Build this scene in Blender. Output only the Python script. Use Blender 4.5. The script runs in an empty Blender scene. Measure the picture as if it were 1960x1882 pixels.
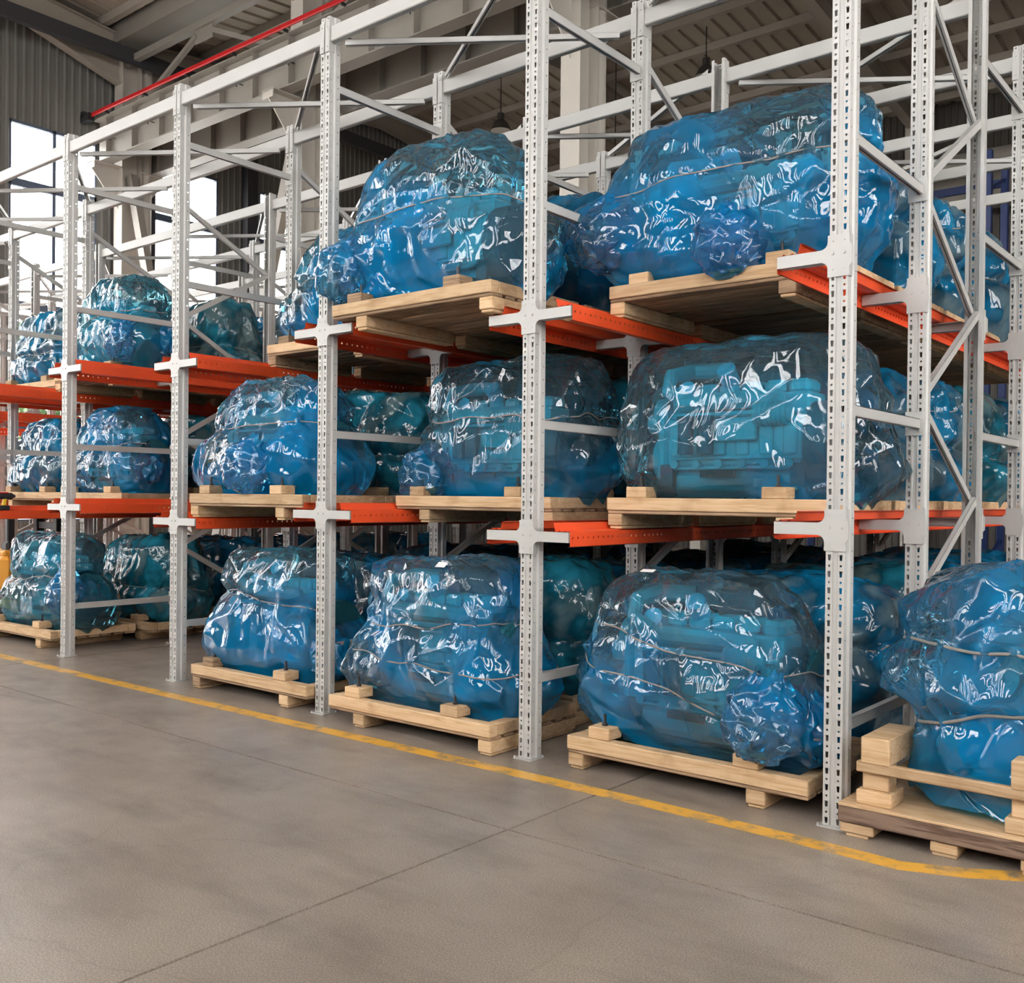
import bpy, bmesh, math, random
import numpy as np
from mathutils import Vector, Matrix

sc = bpy.context.scene
col = sc.collection
R = math.radians

# ------------------------------------------------------------------ camera
F_PX, W_PX = 1911.54, 1960.0
cd = bpy.data.cameras.new('camera'); cam = bpy.data.objects.new('camera', cd); col.objects.link(cam)
yaw, pitch, roll = 0.6851, -0.0072, 0.0104
fw = Vector((-math.sin(yaw) * math.cos(pitch), math.cos(yaw) * math.cos(pitch), math.sin(pitch)))
r0 = Vector((math.cos(yaw), math.sin(yaw), 0)); u0 = r0.cross(fw)
rr = r0 * math.cos(roll) + u0 * math.sin(roll); uu = -r0 * math.sin(roll) + u0 * math.cos(roll)
M = Matrix((rr, uu, -fw)).transposed().to_4x4(); M.translation = Vector((1.7432, -4.4728, 1.4966))
cam.matrix_world = M
cd.sensor_fit = 'HORIZONTAL'; cd.sensor_width = 36.0; cd.lens = F_PX * 36.0 / W_PX; cd.shift_y = 25.19 / 1960.0
cd.clip_start = 0.05; cd.clip_end = 300
sc.camera = cam

# ------------------------------------------------------------------ world, daylight, exposure
w = bpy.data.worlds.new('overcast_sky'); sc.world = w; w.use_nodes = True
bg = w.node_tree.nodes['Background']
bg.inputs[0].default_value = (1.0, 0.975, 0.94, 1); bg.inputs[1].default_value = 14.0
sc.view_settings.view_transform = 'Standard'; sc.view_settings.look = 'None'
sc.view_settings.gamma = 1.0; sc.view_settings.use_curve_mapping = False
sc.view_settings.exposure = 0.12
sc.cycles.max_bounces = 5; sc.cycles.diffuse_bounces = 3; sc.cycles.glossy_bounces = 2
sc.cycles.transmission_bounces = 4; sc.cycles.transparent_max_bounces = 10
sc.cycles.use_adaptive_sampling = True; sc.cycles.adaptive_threshold = 0.2; sc.cycles.adaptive_min_samples = 16
sc.cycles.caustics_reflective = False; sc.cycles.caustics_refractive = False

YF, YC, YB = -8.0, 7.3, 22.6          # front wall, column line between the naves, back wall
XE, XR = -19.35, 12.0                 # end wall with the tall windows, opposite end wall
BAY = 6.15
COLX = [-6.697 + BAY * n for n in (-2, -1, 0, 1, 2, 3)]
Z_EAVE, SLOPE = 11.45, 0.10

def portal(name, loc, rot, sx, sy):
    l = bpy.data.lights.new(name, 'AREA'); l.shape = 'RECTANGLE'; l.size = sx; l.size_y = sy
    o = bpy.data.objects.new(name, l); col.objects.link(o); o.location = loc; o.rotation_euler = rot
    l.cycles.is_portal = True
    o['kind'] = 'helper'
FRONT_WIN = [(COLX[i] + 1.3 + d, COLX[i] + 2.4 + d) for i in range(5) for d in (0.0, 2.4)]  # unseen windows, widths and gaps shaped for the highlights on the film
END_WIN = [(4.88 + 3.1 * n, 6.77 + 3.1 * n) for n in (-4, -3, -2, -1, 0, 1, 2)]
RIGHT_WIN = [(-6.2, -4.2), (-3.1, -1.1), (0.0, 2.0), (3.1, 5.1)]  # unseen windows put in for daylight, kept few so the interior stays dark
portal('daylight_opening', (-3.7, YF - 0.05, 6.5), (R(90), 0, R(180)), 31, 7.6)
portal('daylight_opening', (XE - 0.05, 2.75, 5.0), (R(90), 0, R(-90)), 20.6, 8.4)
portal('daylight_opening', (XR + 0.05, -0.55, 6.4), (R(90), 0, R(90)), 11.6, 6.6)

# ------------------------------------------------------------------ materials
def mat(name):
    m = bpy.data.materials.new(name); m.use_nodes = True
    return m, m.node_tree.nodes, m.node_tree.links, m.node_tree.nodes['Principled BSDF']

def simple(name, c, rough=0.5, metal=0.0, spec=0.5, vary=0.0, scale=8.0, bump=0.0):
    m, n, l, b = mat(name)
    b.inputs['Roughness'].default_value = rough; b.inputs['Metallic'].default_value = metal
    b.inputs['Specular IOR Level'].default_value = spec
    b.inputs['Base Color'].default_value = (*c, 1)
    if vary or bump:
        tc = n.new('ShaderNodeTexCoord'); nz = n.new('ShaderNodeTexNoise')
        nz.inputs['Scale'].default_value = scale; nz.inputs['Detail'].default_value = 5
        l.new(tc.outputs['Object'], nz.inputs['Vector'])
        if vary:
            mx = n.new('ShaderNodeMix'); mx.data_type = 'RGBA'
            mx.inputs[6].default_value = (*[x * (1 - vary) for x in c], 1)
            mx.inputs[7].default_value = (*[min(1, x * (1 + vary)) for x in c], 1)
            l.new(nz.outputs['Fac'], mx.inputs[0]); l.new(mx.outputs[2], b.inputs['Base Color'])
        if bump:
            bp = n.new('ShaderNodeBump'); bp.inputs['Strength'].default_value = bump; bp.inputs['Distance'].default_value = 0.01
            l.new(nz.outputs['Fac'], bp.inputs['Height']); l.new(bp.outputs['Normal'], b.inputs['Normal'])
    return m

M_RACK = simple('rack_paint', (0.475, 0.465, 0.44), 0.38, vary=0.04, scale=3)
M_STEELB = simple('zinc_bolt', (0.62, 0.62, 0.62), 0.3, 1.0)
M_RAIL = simple('orange_paint', (0.80, 0.085, 0.022), 0.35, vary=0.08, scale=4)
M_HALL = simple('hall_steel_paint', (0.275, 0.250, 0.218), 0.5, vary=0.08, scale=2)
M_COL = simple('column_paint', (0.54, 0.50, 0.44), 0.5, vary=0.05, scale=2)
M_DARK = simple('dark_girt_paint', (0.035, 0.035, 0.04), 0.6)
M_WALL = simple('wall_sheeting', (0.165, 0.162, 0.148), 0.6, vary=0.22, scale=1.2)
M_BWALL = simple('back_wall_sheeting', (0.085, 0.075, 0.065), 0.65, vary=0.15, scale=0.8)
M_ROOF = simple('roof_sheeting', (0.40, 0.345, 0.275), 0.65, vary=0.1, scale=0.6)
M_PURL = simple('purlin_paint', (0.38, 0.335, 0.28), 0.6, vary=0.06, scale=2)
M_WINF = simple('window_frame', (0.10, 0.13, 0.19), 0.45)
M_RED = simple('red_conductor', (0.50, 0.008, 0.012), 0.35)
M_BLACK = simple('black_plastic', (0.02, 0.02, 0.022), 0.45)
M_BLUE = simple('navy_paint', (0.012, 0.03, 0.12), 0.4, vary=0.1)
M_TEAL = simple('engine_teal', (0.05, 0.48, 0.57), 0.42, vary=0.18, scale=9)
M_TEALD = simple('engine_dark_teal', (0.012, 0.11, 0.15), 0.5, vary=0.2, scale=9)
M_CYAN = simple('cyan_cap', (0.03, 0.55, 0.75), 0.4)
M_PLATE = simple('pale_plate', (0.55, 0.72, 0.76), 0.5)
M_ROPE = simple('twine', (0.27, 0.255, 0.23), 0.8, vary=0.2, scale=60)
M_PAPER = simple('paper_sticker', (0.85, 0.85, 0.84), 0.7)
M_TRUCK = simple('amber_truck_paint', (0.80, 0.36, 0.05), 0.35, vary=0.05)
M_YEL = simple('yellow_plastic', (0.8, 0.5, 0.03), 0.4)
M_LAMP = simple('dark_lamp_shade', (0.05, 0.045, 0.04), 0.5)
M_LAMPIN = simple('lamp_reflector', (0.6, 0.56, 0.5), 0.4)
M_GROUND = simple('outside_paving', (0.45, 0.45, 0.43), 0.9)
M_LEAF = simple('tree_leaves', (0.06, 0.11, 0.035), 0.7, vary=0.4, scale=3)
M_BARK = simple('tree_bark', (0.12, 0.09, 0.06), 0.9)

def wood(name, c1, c2, rough=0.75):
    m, n, l, b = mat(name)
    tc = n.new('ShaderNodeTexCoord'); oi = n.new('ShaderNodeObjectInfo')
    mp = n.new('ShaderNodeMapping'); mp.inputs['Scale'].default_value = (1.6, 9, 28)
    ad = n.new('ShaderNodeVectorMath'); ad.operation = 'ADD'
    sc_ = n.new('ShaderNodeVectorMath'); sc_.operation = 'SCALE'; sc_.inputs[3].default_value = 17.0
    cmb = n.new('ShaderNodeCombineXYZ')
    for i in range(3): l.new(oi.outputs['Random'], cmb.inputs[i])
    l.new(cmb.outputs[0], sc_.inputs[0]); l.new(tc.outputs['Object'], ad.inputs[0]); l.new(sc_.outputs[0], ad.inputs[1])
    l.new(ad.outputs[0], mp.inputs[0])
    nz = n.new('ShaderNodeTexNoise'); nz.inputs['Scale'].default_value = 1.6; nz.inputs['Detail'].default_value = 6; nz.inputs['Distortion'].default_value = 1.2
    l.new(mp.outputs[0], nz.inputs['Vector'])
    n2 = n.new('ShaderNodeTexNoise'); n2.inputs['Scale'].default_value = 5; n2.inputs['Detail'].default_value = 4
    l.new(ad.outputs[0], n2.inputs['Vector'])
    rp = n.new('ShaderNodeValToRGB')
    rp.color_ramp.elements[0].position = 0.36; rp.color_ramp.elements[0].color = (*c2, 1)
    rp.color_ramp.elements[1].position = 0.56; rp.color_ramp.elements[1].color = (*c1, 1)
    l.new(nz.outputs['Fac'], rp.inputs[0])
    hsv = n.new('ShaderNodeHueSaturation')
    mr = n.new('ShaderNodeMapRange'); mr.inputs[3].default_value = 0.72; mr.inputs[4].default_value = 1.12
    l.new(oi.outputs['Random'], mr.inputs[0]); l.new(mr.outputs[0], hsv.inputs['Value'])
    l.new(rp.outputs[0], hsv.inputs['Color'])
    mx = n.new('ShaderNodeMix'); mx.data_type = 'RGBA'; mx.blend_type = 'MULTIPLY'; mx.inputs[7].default_value = (0.62, 0.55, 0.47, 1)
    m2 = n.new('ShaderNodeMapRange'); m2.inputs[1].default_value = 0.55; m2.inputs[2].default_value = 0.75; m2.inputs[4].default_value = 0.7
    l.new(n2.outputs['Fac'], m2.inputs[0]); l.new(m2.outputs[0], mx.inputs[0]); l.new(hsv.outputs[0], mx.inputs[6])
    l.new(mx.outputs[2], b.inputs['Base Color'])
    b.inputs['Roughness'].default_value = rough; b.inputs['Specular IOR Level'].default_value = 0.25
    bp = n.new('ShaderNodeBump'); bp.inputs['Strength'].default_value = 0.35; bp.inputs['Distance'].default_value = 0.004
    l.new(nz.outputs['Fac'], bp.inputs['Height']); l.new(bp.outputs['Normal'], b.inputs['Normal'])
    return m
M_WOOD = wood('pale_pine', (0.66, 0.46, 0.275), (0.54, 0.345, 0.18))
M_WOODD = wood('weathered_timber', (0.22, 0.15, 0.11), (0.09, 0.055, 0.04))
M_WOODP = wood('rough_plank', (0.42, 0.28, 0.17), (0.24, 0.15, 0.09))

def film_material(name, tint, haze, haze_amt, off):
    m = bpy.data.materials.new(name); m.use_nodes = True
    n, l = m.node_tree.nodes, m.node_tree.links
    n.remove(n['Principled BSDF']); out = n['Material Output']
    st = n.new('ShaderNodeAttribute'); st.attribute_name = 'layers_toplight'    # 0 single sheet, also greyer for light on the tops, 1 sheet doubled up
    def two(c1, c2):
        q = n.new('ShaderNodeMix'); q.data_type = 'RGBA'; q.inputs[6].default_value = (*c1, 1); q.inputs[7].default_value = (*c2, 1)
        l.new(st.outputs['Fac'], q.inputs[0]); return q
    tr = n.new('ShaderNodeBsdfTransparent'); l.new(two(tint, [t ** 2.2 for t in tint]).outputs[2], tr.inputs[0])
    hz = two((0.17, 0.29, 0.36), haze)
    df = n.new('ShaderNodeBsdfDiffuse'); l.new(hz.outputs[2], df.inputs[0])
    tl = n.new('ShaderNodeBsdfTranslucent'); l.new(hz.outputs[2], tl.inputs[0])
    dm = n.new('ShaderNodeMixShader'); dm.inputs[0].default_value = 0.45; l.new(df.outputs[0], dm.inputs[1]); l.new(tl.outputs[0], dm.inputs[2])
    ha = n.new('ShaderNodeMapRange'); ha.inputs[3].default_value = haze_amt * 0.85; ha.inputs[4].default_value = min(0.9, haze_amt * 1.65)
    l.new(st.outputs['Fac'], ha.inputs[0])
    b1 = n.new('ShaderNodeMixShader'); l.new(ha.outputs[0], b1.inputs[0]); l.new(tr.outputs[0], b1.inputs[1]); l.new(dm.outputs[0], b1.inputs[2])
    gl = n.new('ShaderNodeBsdfGlossy'); gl.inputs['Roughness'].default_value = 0.06; gl.inputs[0].default_value = (1, 1, 1, 1)
    fr = n.new('ShaderNodeFresnel'); fr.inputs['IOR'].default_value = 1.45
    fm = n.new('ShaderNodeMapRange'); fm.inputs[3].default_value = 0.02; fm.inputs[4].default_value = 1.0
    l.new(fr.outputs[0], fm.inputs[0])
    b2 = n.new('ShaderNodeMixShader'); l.new(fm.outputs[0], b2.inputs[0]); l.new(b1.outputs[0], b2.inputs[1]); l.new(gl.outputs[0], b2.inputs[2])
    l.new(b2.outputs[0], out.inputs['Surface'])
    return m
M_FILM = film_material('blue_film', (0.36, 0.82, 0.96), (0.002, 0.40, 0.86), 0.28, 0)
M_FILMG = film_material('green_blue_film', (0.50, 0.86, 0.93), (0.02, 0.38, 0.62), 0.28, 3)
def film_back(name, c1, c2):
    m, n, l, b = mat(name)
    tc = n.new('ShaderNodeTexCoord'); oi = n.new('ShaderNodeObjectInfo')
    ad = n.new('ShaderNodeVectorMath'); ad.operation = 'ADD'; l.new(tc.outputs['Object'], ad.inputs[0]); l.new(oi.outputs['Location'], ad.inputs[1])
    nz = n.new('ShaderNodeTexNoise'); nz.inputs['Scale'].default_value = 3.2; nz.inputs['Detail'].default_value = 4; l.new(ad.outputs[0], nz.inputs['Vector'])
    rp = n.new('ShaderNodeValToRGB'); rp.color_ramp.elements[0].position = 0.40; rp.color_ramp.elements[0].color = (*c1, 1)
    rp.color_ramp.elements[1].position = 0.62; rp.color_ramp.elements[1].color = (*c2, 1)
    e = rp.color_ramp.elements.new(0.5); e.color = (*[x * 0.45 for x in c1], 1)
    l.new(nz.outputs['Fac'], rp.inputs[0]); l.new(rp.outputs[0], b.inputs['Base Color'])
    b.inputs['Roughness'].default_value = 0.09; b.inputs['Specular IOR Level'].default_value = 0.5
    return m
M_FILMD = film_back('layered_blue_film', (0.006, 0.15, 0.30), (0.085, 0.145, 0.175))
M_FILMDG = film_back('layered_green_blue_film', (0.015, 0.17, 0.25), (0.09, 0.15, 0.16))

def concrete():
    m, n, l, b = mat('worn_concrete')
    tc = n.new('ShaderNodeTexCoord'); ge = n.new('ShaderNodeNewGeometry')
    n1 = n.new('ShaderNodeTexNoise'); n1.inputs['Scale'].default_value = 0.9; n1.inputs['Detail'].default_value = 8; n1.inputs['Roughness'].default_value = 0.6
    n2 = n.new('ShaderNodeTexNoise'); n2.inputs['Scale'].default_value = 160; n2.inputs['Detail'].default_value = 2
    n3 = n.new('ShaderNodeTexNoise'); n3.inputs['Scale'].default_value = 5; n3.inputs['Detail'].default_value = 6
    for x in (n1, n2, n3): l.new(ge.outputs['Position'], x.inputs['Vector'])
    r1 = n.new('ShaderNodeValToRGB'); r1.color_ramp.elements[0].position = 0.3; r1.color_ramp.elements[0].color = (0.225, 0.182, 0.147, 1)
    r1.color_ramp.elements[1].position = 0.7; r1.color_ramp.elements[1].color = (0.325, 0.272, 0.224, 1)
    l.new(n1.outputs['Fac'], r1.inputs[0])
    r2 = n.new('ShaderNodeValToRGB'); r2.color_ramp.elements[0].position = 0.42; r2.color_ramp.elements[0].color = (0.80, 0.80, 0.80, 1)
    r2.color_ramp.elements[1].position = 0.68; r2.color_ramp.elements[1].color = (1.42, 1.41, 1.40, 1)
    l.new(n2.outputs['Fac'], r2.inputs[0])
    mx = n.new('ShaderNodeMix'); mx.data_type = 'RGBA'; mx.blend_type = 'MULTIPLY'; mx.inputs[0].default_value = 1
    l.new(r1.outputs[0], mx.inputs[6]); l.new(r2.outputs[0], mx.inputs[7])
    # faint wandering cracks and darker tyre-worn areas
    vw = n.new('ShaderNodeTexNoise'); vw.inputs['Scale'].default_value = 1.3; vw.inputs['Detail'].default_value = 4; l.new(ge.outputs['Position'], vw.inputs['Vector'])
    vm = n.new('ShaderNodeMix'); vm.data_type = 'RGBA'; vm.blend_type = 'LINEAR_LIGHT'; vm.inputs[0].default_value = 0.35
    l.new(ge.outputs['Position'], vm.inputs[6]); l.new(vw.outputs['Color'], vm.inputs[7])
    vo = n.new('ShaderNodeTexVoronoi'); vo.feature = 'DISTANCE_TO_EDGE'; vo.inputs['Scale'].default_value = 0.55; l.new(vm.outputs[2], vo.inputs['Vector'])
    cr = n.new('ShaderNodeMapRange'); cr.inputs[1].default_value = 0.0; cr.inputs[2].default_value = 0.006; cr.inputs[3].default_value = 0.87; cr.inputs[4].default_value = 1.0
    l.new(vo.outputs['Distance'], cr.inputs[0])
    n4 = n.new('ShaderNodeTexNoise'); n4.inputs['Scale'].default_value = 2.4; n4.inputs['Detail'].default_value = 5; n4.inputs['Roughness'].default_value = 0.65
    mp4 = n.new('ShaderNodeMapping'); mp4.inputs['Scale'].default_value = (0.45, 1.4, 1); l.new(ge.outputs['Position'], mp4.inputs[0]); l.new(mp4.outputs[0], n4.inputs['Vector'])
    st4 = n.new('ShaderNodeMapRange'); st4.inputs[1].default_value = 0.30; st4.inputs[2].default_value = 0.52; st4.inputs[3].default_value = 0.70; st4.inputs[4].default_value = 1.0
    l.new(n4.outputs['Fac'], st4.inputs[0])
    pm = n.new('ShaderNodeMath'); pm.operation = 'MULTIPLY'; l.new(cr.outputs[0], pm.inputs[0]); l.new(st4.outputs[0], pm.inputs[1])
    fx = n.new('ShaderNodeMix'); fx.data_type = 'RGBA'; fx.blend_type = 'MULTIPLY'; fx.inputs[0].default_value = 1.0
    l.new(mx.outputs[2], fx.inputs[6]); l.new(pm.outputs[0], fx.inputs[7])
    l.new(fx.outputs[2], b.inputs['Base Color'])
    rr_ = n.new('ShaderNodeMapRange'); rr_.inputs[1].default_value = 0.2; rr_.inputs[2].default_value = 0.8; rr_.inputs[3].default_value = 0.26; rr_.inputs[4].default_value = 0.44
    l.new(n3.outputs['Fac'], rr_.inputs[0]); l.new(rr_.outputs[0], b.inputs['Roughness'])
    bp = n.new('ShaderNodeBump'); bp.inputs['Strength'].default_value = 0.12; bp.inputs['Distance'].default_value = 0.003
    l.new(n2.outputs['Fac'], bp.inputs['Height']); l.new(bp.outputs[0], b.inputs['Normal'])
    return m
M_FLOOR = concrete()
M_SUB = simple('joint_filler', (0.05, 0.042, 0.035), 0.95)

def line_paint():
    m, n, l, b = mat('worn_yellow_paint')
    ge = n.new('ShaderNodeNewGeometry')
    nz = n.new('ShaderNodeTexNoise'); nz.inputs['Scale'].default_value = 6; nz.inputs['Detail'].default_value = 8; nz.inputs['Roughness'].default_value = 0.7
    l.new(ge.outputs['Position'], nz.inputs['Vector'])
    rp = n.new('ShaderNodeValToRGB'); rp.color_ramp.elements[0].position = 0.36; rp.color_ramp.elements[0].color = (0.24, 0.19, 0.13, 1)
    rp.color_ramp.elements[1].position = 0.50; rp.color_ramp.elements[1].color = (0.74, 0.39, 0.055, 1)
    l.new(nz.outputs['Fac'], rp.inputs[0]); l.new(rp.outputs[0], b.inputs['Base Color'])
    b.inputs['Roughness'].default_value = 0.32
    return m
M_LINE = line_paint()

def glass():
    m = bpy.data.materials.new('window_glass'); m.use_nodes = True
    n, l = m.node_tree.nodes, m.node_tree.links
    n.remove(n['Principled BSDF'])
    t = n.new('ShaderNodeBsdfTransparent'); t.inputs[0].default_value = (0.97, 0.98, 1, 1)
    g = n.new('ShaderNodeBsdfGlossy'); g.inputs['Roughness'].default_value = 0.05
    x = n.new('ShaderNodeMixShader'); x.inputs[0].default_value = 0.05
    l.new(t.outputs[0], x.inputs[1]); l.new(g.outputs[0], x.inputs[2]); l.new(x.outputs[0], n['Material Output'].inputs[0])
    return m
M_GLASS = glass()

# ------------------------------------------------------------------ mesh helpers
def link(name, me, parent=None, loc=(0, 0, 0), rot=(0, 0, 0), scale=None):
    o = bpy.data.objects.new(name, me); col.objects.link(o)
    o.location = loc; o.rotation_euler = rot
    if scale: o.scale = scale
    if parent is not None: o.parent = parent
    return o

def empty(name, loc=(0, 0, 0), rot=(0, 0, 0)):
    o = bpy.data.objects.new(name, None); col.objects.link(o); o.location = loc; o.rotation_euler = rot
    o.empty_display_size = 0.1
    return o

def tag(o, label=None, cat=None, group=None, kind=None):
    if label: o['label'] = label
    if cat: o['category'] = cat
    if group: o['group'] = group
    if kind: o['kind'] = kind
    return o

class MB:
    def __init__(s): s.v = []; s.f = []
    def add(s, vs, fs):
        b = len(s.v); s.v += [tuple(p) for p in vs]; s.f += [tuple(b + i for i in f) for f in fs]; return s
    def box(s, c, d, rot=None, bev=0.0):
        hx, hy, hz = d[0] / 2, d[1] / 2, d[2] / 2
        bev = min(bev, hx * 0.6, hy * 0.6, hz * 0.6)
        if bev <= 0:
            vs = [(x, y, z) for x in (-hx, hx) for y in (-hy, hy) for z in (-hz, hz)]
            fs = [(0, 1, 3, 2), (4, 6, 7, 5), (0, 4, 5, 1), (2, 3, 7, 6), (0, 2, 6, 4), (1, 5, 7, 3)]
        else:
            vs = []; idx = {}
            for x in (-1, 1):
                for y in (-1, 1):
                    for z in (-1, 1):
                        for ax in range(3):
                            p = [x * hx, y * hy, z * hz]
                            for a in range(3):
                                if a != ax: p[a] -= (x, y, z)[a] * bev
                            idx[(x, y, z, ax)] = len(vs); vs.append(tuple(p))
            fs = []
            S = (-1, 1)
            for ax in range(3):
                o1, o2 = [a for a in range(3) if a != ax]
                for sg in S:
                    q = []
                    for s1, s2 in ((-1, -1), (1, -1), (1, 1), (-1, 1)):
                        k = [0, 0, 0]; k[ax] = sg; k[o1] = s1; k[o2] = s2; q.append(idx[(*k, ax)])
                    fl = (sg > 0) != (ax == 1)
                    fs.append(tuple(q) if fl else tuple(q[::-1]))
                for s1 in S:
                    for s2 in S:
                        def key(sa, a2): k = [0, 0, 0]; k[ax] = sa; k[o1] = s1; k[o2] = s2; return idx[(*k, a2)]
                        fs.append((key(-1, o1), key(1, o1), key(1, o2), key(-1, o2)))
            for x in S:
                for y in S:
                    for z in S: fs.append((idx[(x, y, z, 0)], idx[(x, y, z, 1)], idx[(x, y, z, 2)]))
        if rot is not None: vs = [tuple(rot @ Vector(p)) for p in vs]
        vs = [(p[0] + c[0], p[1] + c[1], p[2] + c[2]) for p in vs]
        return s.add(vs, fs)
    def bar(s, p0, p1, wd, ht, bev=0.0, up=(0, 0, 1)):
        p0, p1 = Vector(p0), Vector(p1); d = p1 - p0; L = d.length; d.normalize()
        u = Vector(up)
        if abs(d.dot(u)) > 0.98: u = Vector((1, 0, 0))
        sd = d.cross(u).normalized(); u = sd.cross(d)
        rot = Matrix((d, sd, u)).transposed()
        return s.box((p0 + p1) / 2, (L, wd, ht), rot, bev)
    def cyl(s, p0, p1, r, n=12, r2=None, cap=True):
        p0, p1 = Vector(p0), Vector(p1); d = (p1 - p0).normalized()
        a = Vector((0, 0, 1)) if abs(d.z) < 0.9 else Vector((1, 0, 0))
        e1 = d.cross(a).normalized(); e2 = d.cross(e1); r2 = r if r2 is None else r2
        vs = []
        for i in range(n):
            t = 2 * math.pi * i / n; k = e1 * math.cos(t) + e2 * math.sin(t)
            vs.append(p0 + k * r); vs.append(p1 + k * r2)
        fs = [(2 * i, 2 * i + 1, (2 * i + 3) % (2 * n), (2 * i + 2) % (2 * n)) for i in range(n)]
        if cap: fs += [tuple(range(0, 2 * n, 2)), tuple(range(2 * n - 1, 0, -2))]
        return s.add(vs, fs)
    def tube(s, pts, r, n=6, closed=False):
        P = [Vector(p) for p in pts]; N = len(P); vs = []; fs = []
        for i, p in enumerate(P):
            a = P[(i - 1) % N] if (closed or i > 0) else p; b = P[(i + 1) % N] if (closed or i < N - 1) else p
            d = (b - a); d = d.normalized() if d.length > 1e-9 else Vector((0, 0, 1))
            u = Vector((0, 0, 1)) if abs(d.z) < 0.9 else Vector((1, 0, 0))
            e1 = d.cross(u).normalized(); e2 = d.cross(e1)
            for k in range(n):
                t = 2 * math.pi * k / n; vs.append(p + e1 * math.cos(t) * r + e2 * math.sin(t) * r)
        for i in range(N if closed else N - 1):
            j = (i + 1) % N
            for k in range(n): fs.append((i * n + k, i * n + (k + 1) % n, j * n + (k + 1) % n, j * n + k))
        if not closed: fs += [tuple(range(n)), tuple(range(N * n - 1, (N - 1) * n - 1, -1))]
        return s.add(vs, fs)
    def extrude(s, poly, a, b, axis):
        """poly: 2-D points; axis 0,1,2 is the extrusion direction."""
        n = len(poly); vs = []
        for t in (a, b):
            for p in poly:
                q = [p[0], p[1]]; q.insert(axis, t); vs.append(tuple(q))
        fs = [(i, (i + 1) % n, n + (i + 1) % n, n + i) for i in range(n)] + [tuple(range(n))[::-1], tuple(range(n, 2 * n))]
        return s.add(vs, fs)
    def mesh(s, name, m=None, smooth=False):
        me = bpy.data.meshes.new(name); me.from_pydata(s.v, [], s.f); me.validate()
        bm = bmesh.new(); bm.from_mesh(me); bmesh.ops.recalc_face_normals(bm, faces=bm.faces); bm.to_mesh(me); bm.free()
        if m: me.materials.append(m)
        if smooth: me.polygons.foreach_set('use_smooth', [True] * len(me.polygons))
        me.update(); return me
    def build(s, name, m, parent=None, smooth=False, loc=(0, 0, 0), rot=(0, 0, 0)):
        return link(name, s.mesh(name, m, smooth), parent, loc, rot)

_cache = {}
def shared(key, fn):
    if key not in _cache: _cache[key] = fn()
    return _cache[key]

# ================================================================== HALL
# floor: cast slabs with open joints
fl = MB().box((-3.5, 7.5, -0.10), (35, 34, 0.16)).build('floor', M_SUB); tag(fl, kind='structure')
xs = [XE - 0.3] + [-1.10 + 6.0 * n for n in (-3, -2, -1, 0, 1)] + [XR + 0.3]
ys = [YF - 0.3] + [-7.0, -1.0, 5.0, 11.0, 17.0] + [YB + 0.3]
g = 0.007
for i in range(len(xs) - 1):
    for j in range(len(ys) - 1):
        a, b, c, d = xs[i] + g, xs[i + 1] - g, ys[j] + g, ys[j + 1] - g
        MB().box(((a + b) / 2, (c + d) / 2, -0.01), (b - a, d - c, 0.02)).build('floor_slab', M_FLOOR, fl)

# corrugated sheet: profile along one axis, straight along the other
def sheet(name, m, axis, a0, a1, pos, z0, z1, pitch=0.17, depth=0.024, side=1, parent=None):
    """vertical wall sheet; axis 'y': runs along y at x = pos, axis 'x': runs along x at y = pos."""
    pr = []
    n = max(1, int(round((a1 - a0) / pitch))); p = (a1 - a0) / n
    for i in range(n):
        s0 = a0 + i * p
        pr += [(s0, 0), (s0 + p * 0.55, 0), (s0 + p * 0.68, depth * side), (s0 + p * 0.87, depth * side)]
    pr.append((a1, 0))
    vs = []; fs = []
    for k, (s_, o_) in enumerate(pr):
        q = (pos + o_, s_) if axis == 'y' else (s_, pos + o_)
        vs += [(q[0], q[1], z0), (q[0], q[1], z1)]
        if k: fs.append((2 * k - 2, 2 * k, 2 * k + 1, 2 * k - 1))
    mb = MB().add(vs, fs)
    # outer skin gives the wall its thickness
    o = -0.12 * side
    if axis == 'y': mb.box((pos + o / 2 - 0.012 * side, (a0 + a1) / 2, (z0 + z1) / 2), (abs(o), a1 - a0, z1 - z0))
    else: mb.box(((a0 + a1) / 2, pos + o / 2 - 0.012 * side, (z0 + z1) / 2), (a1 - a0, abs(o), z1 - z0))
    return mb.build(name, m, parent)

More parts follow.
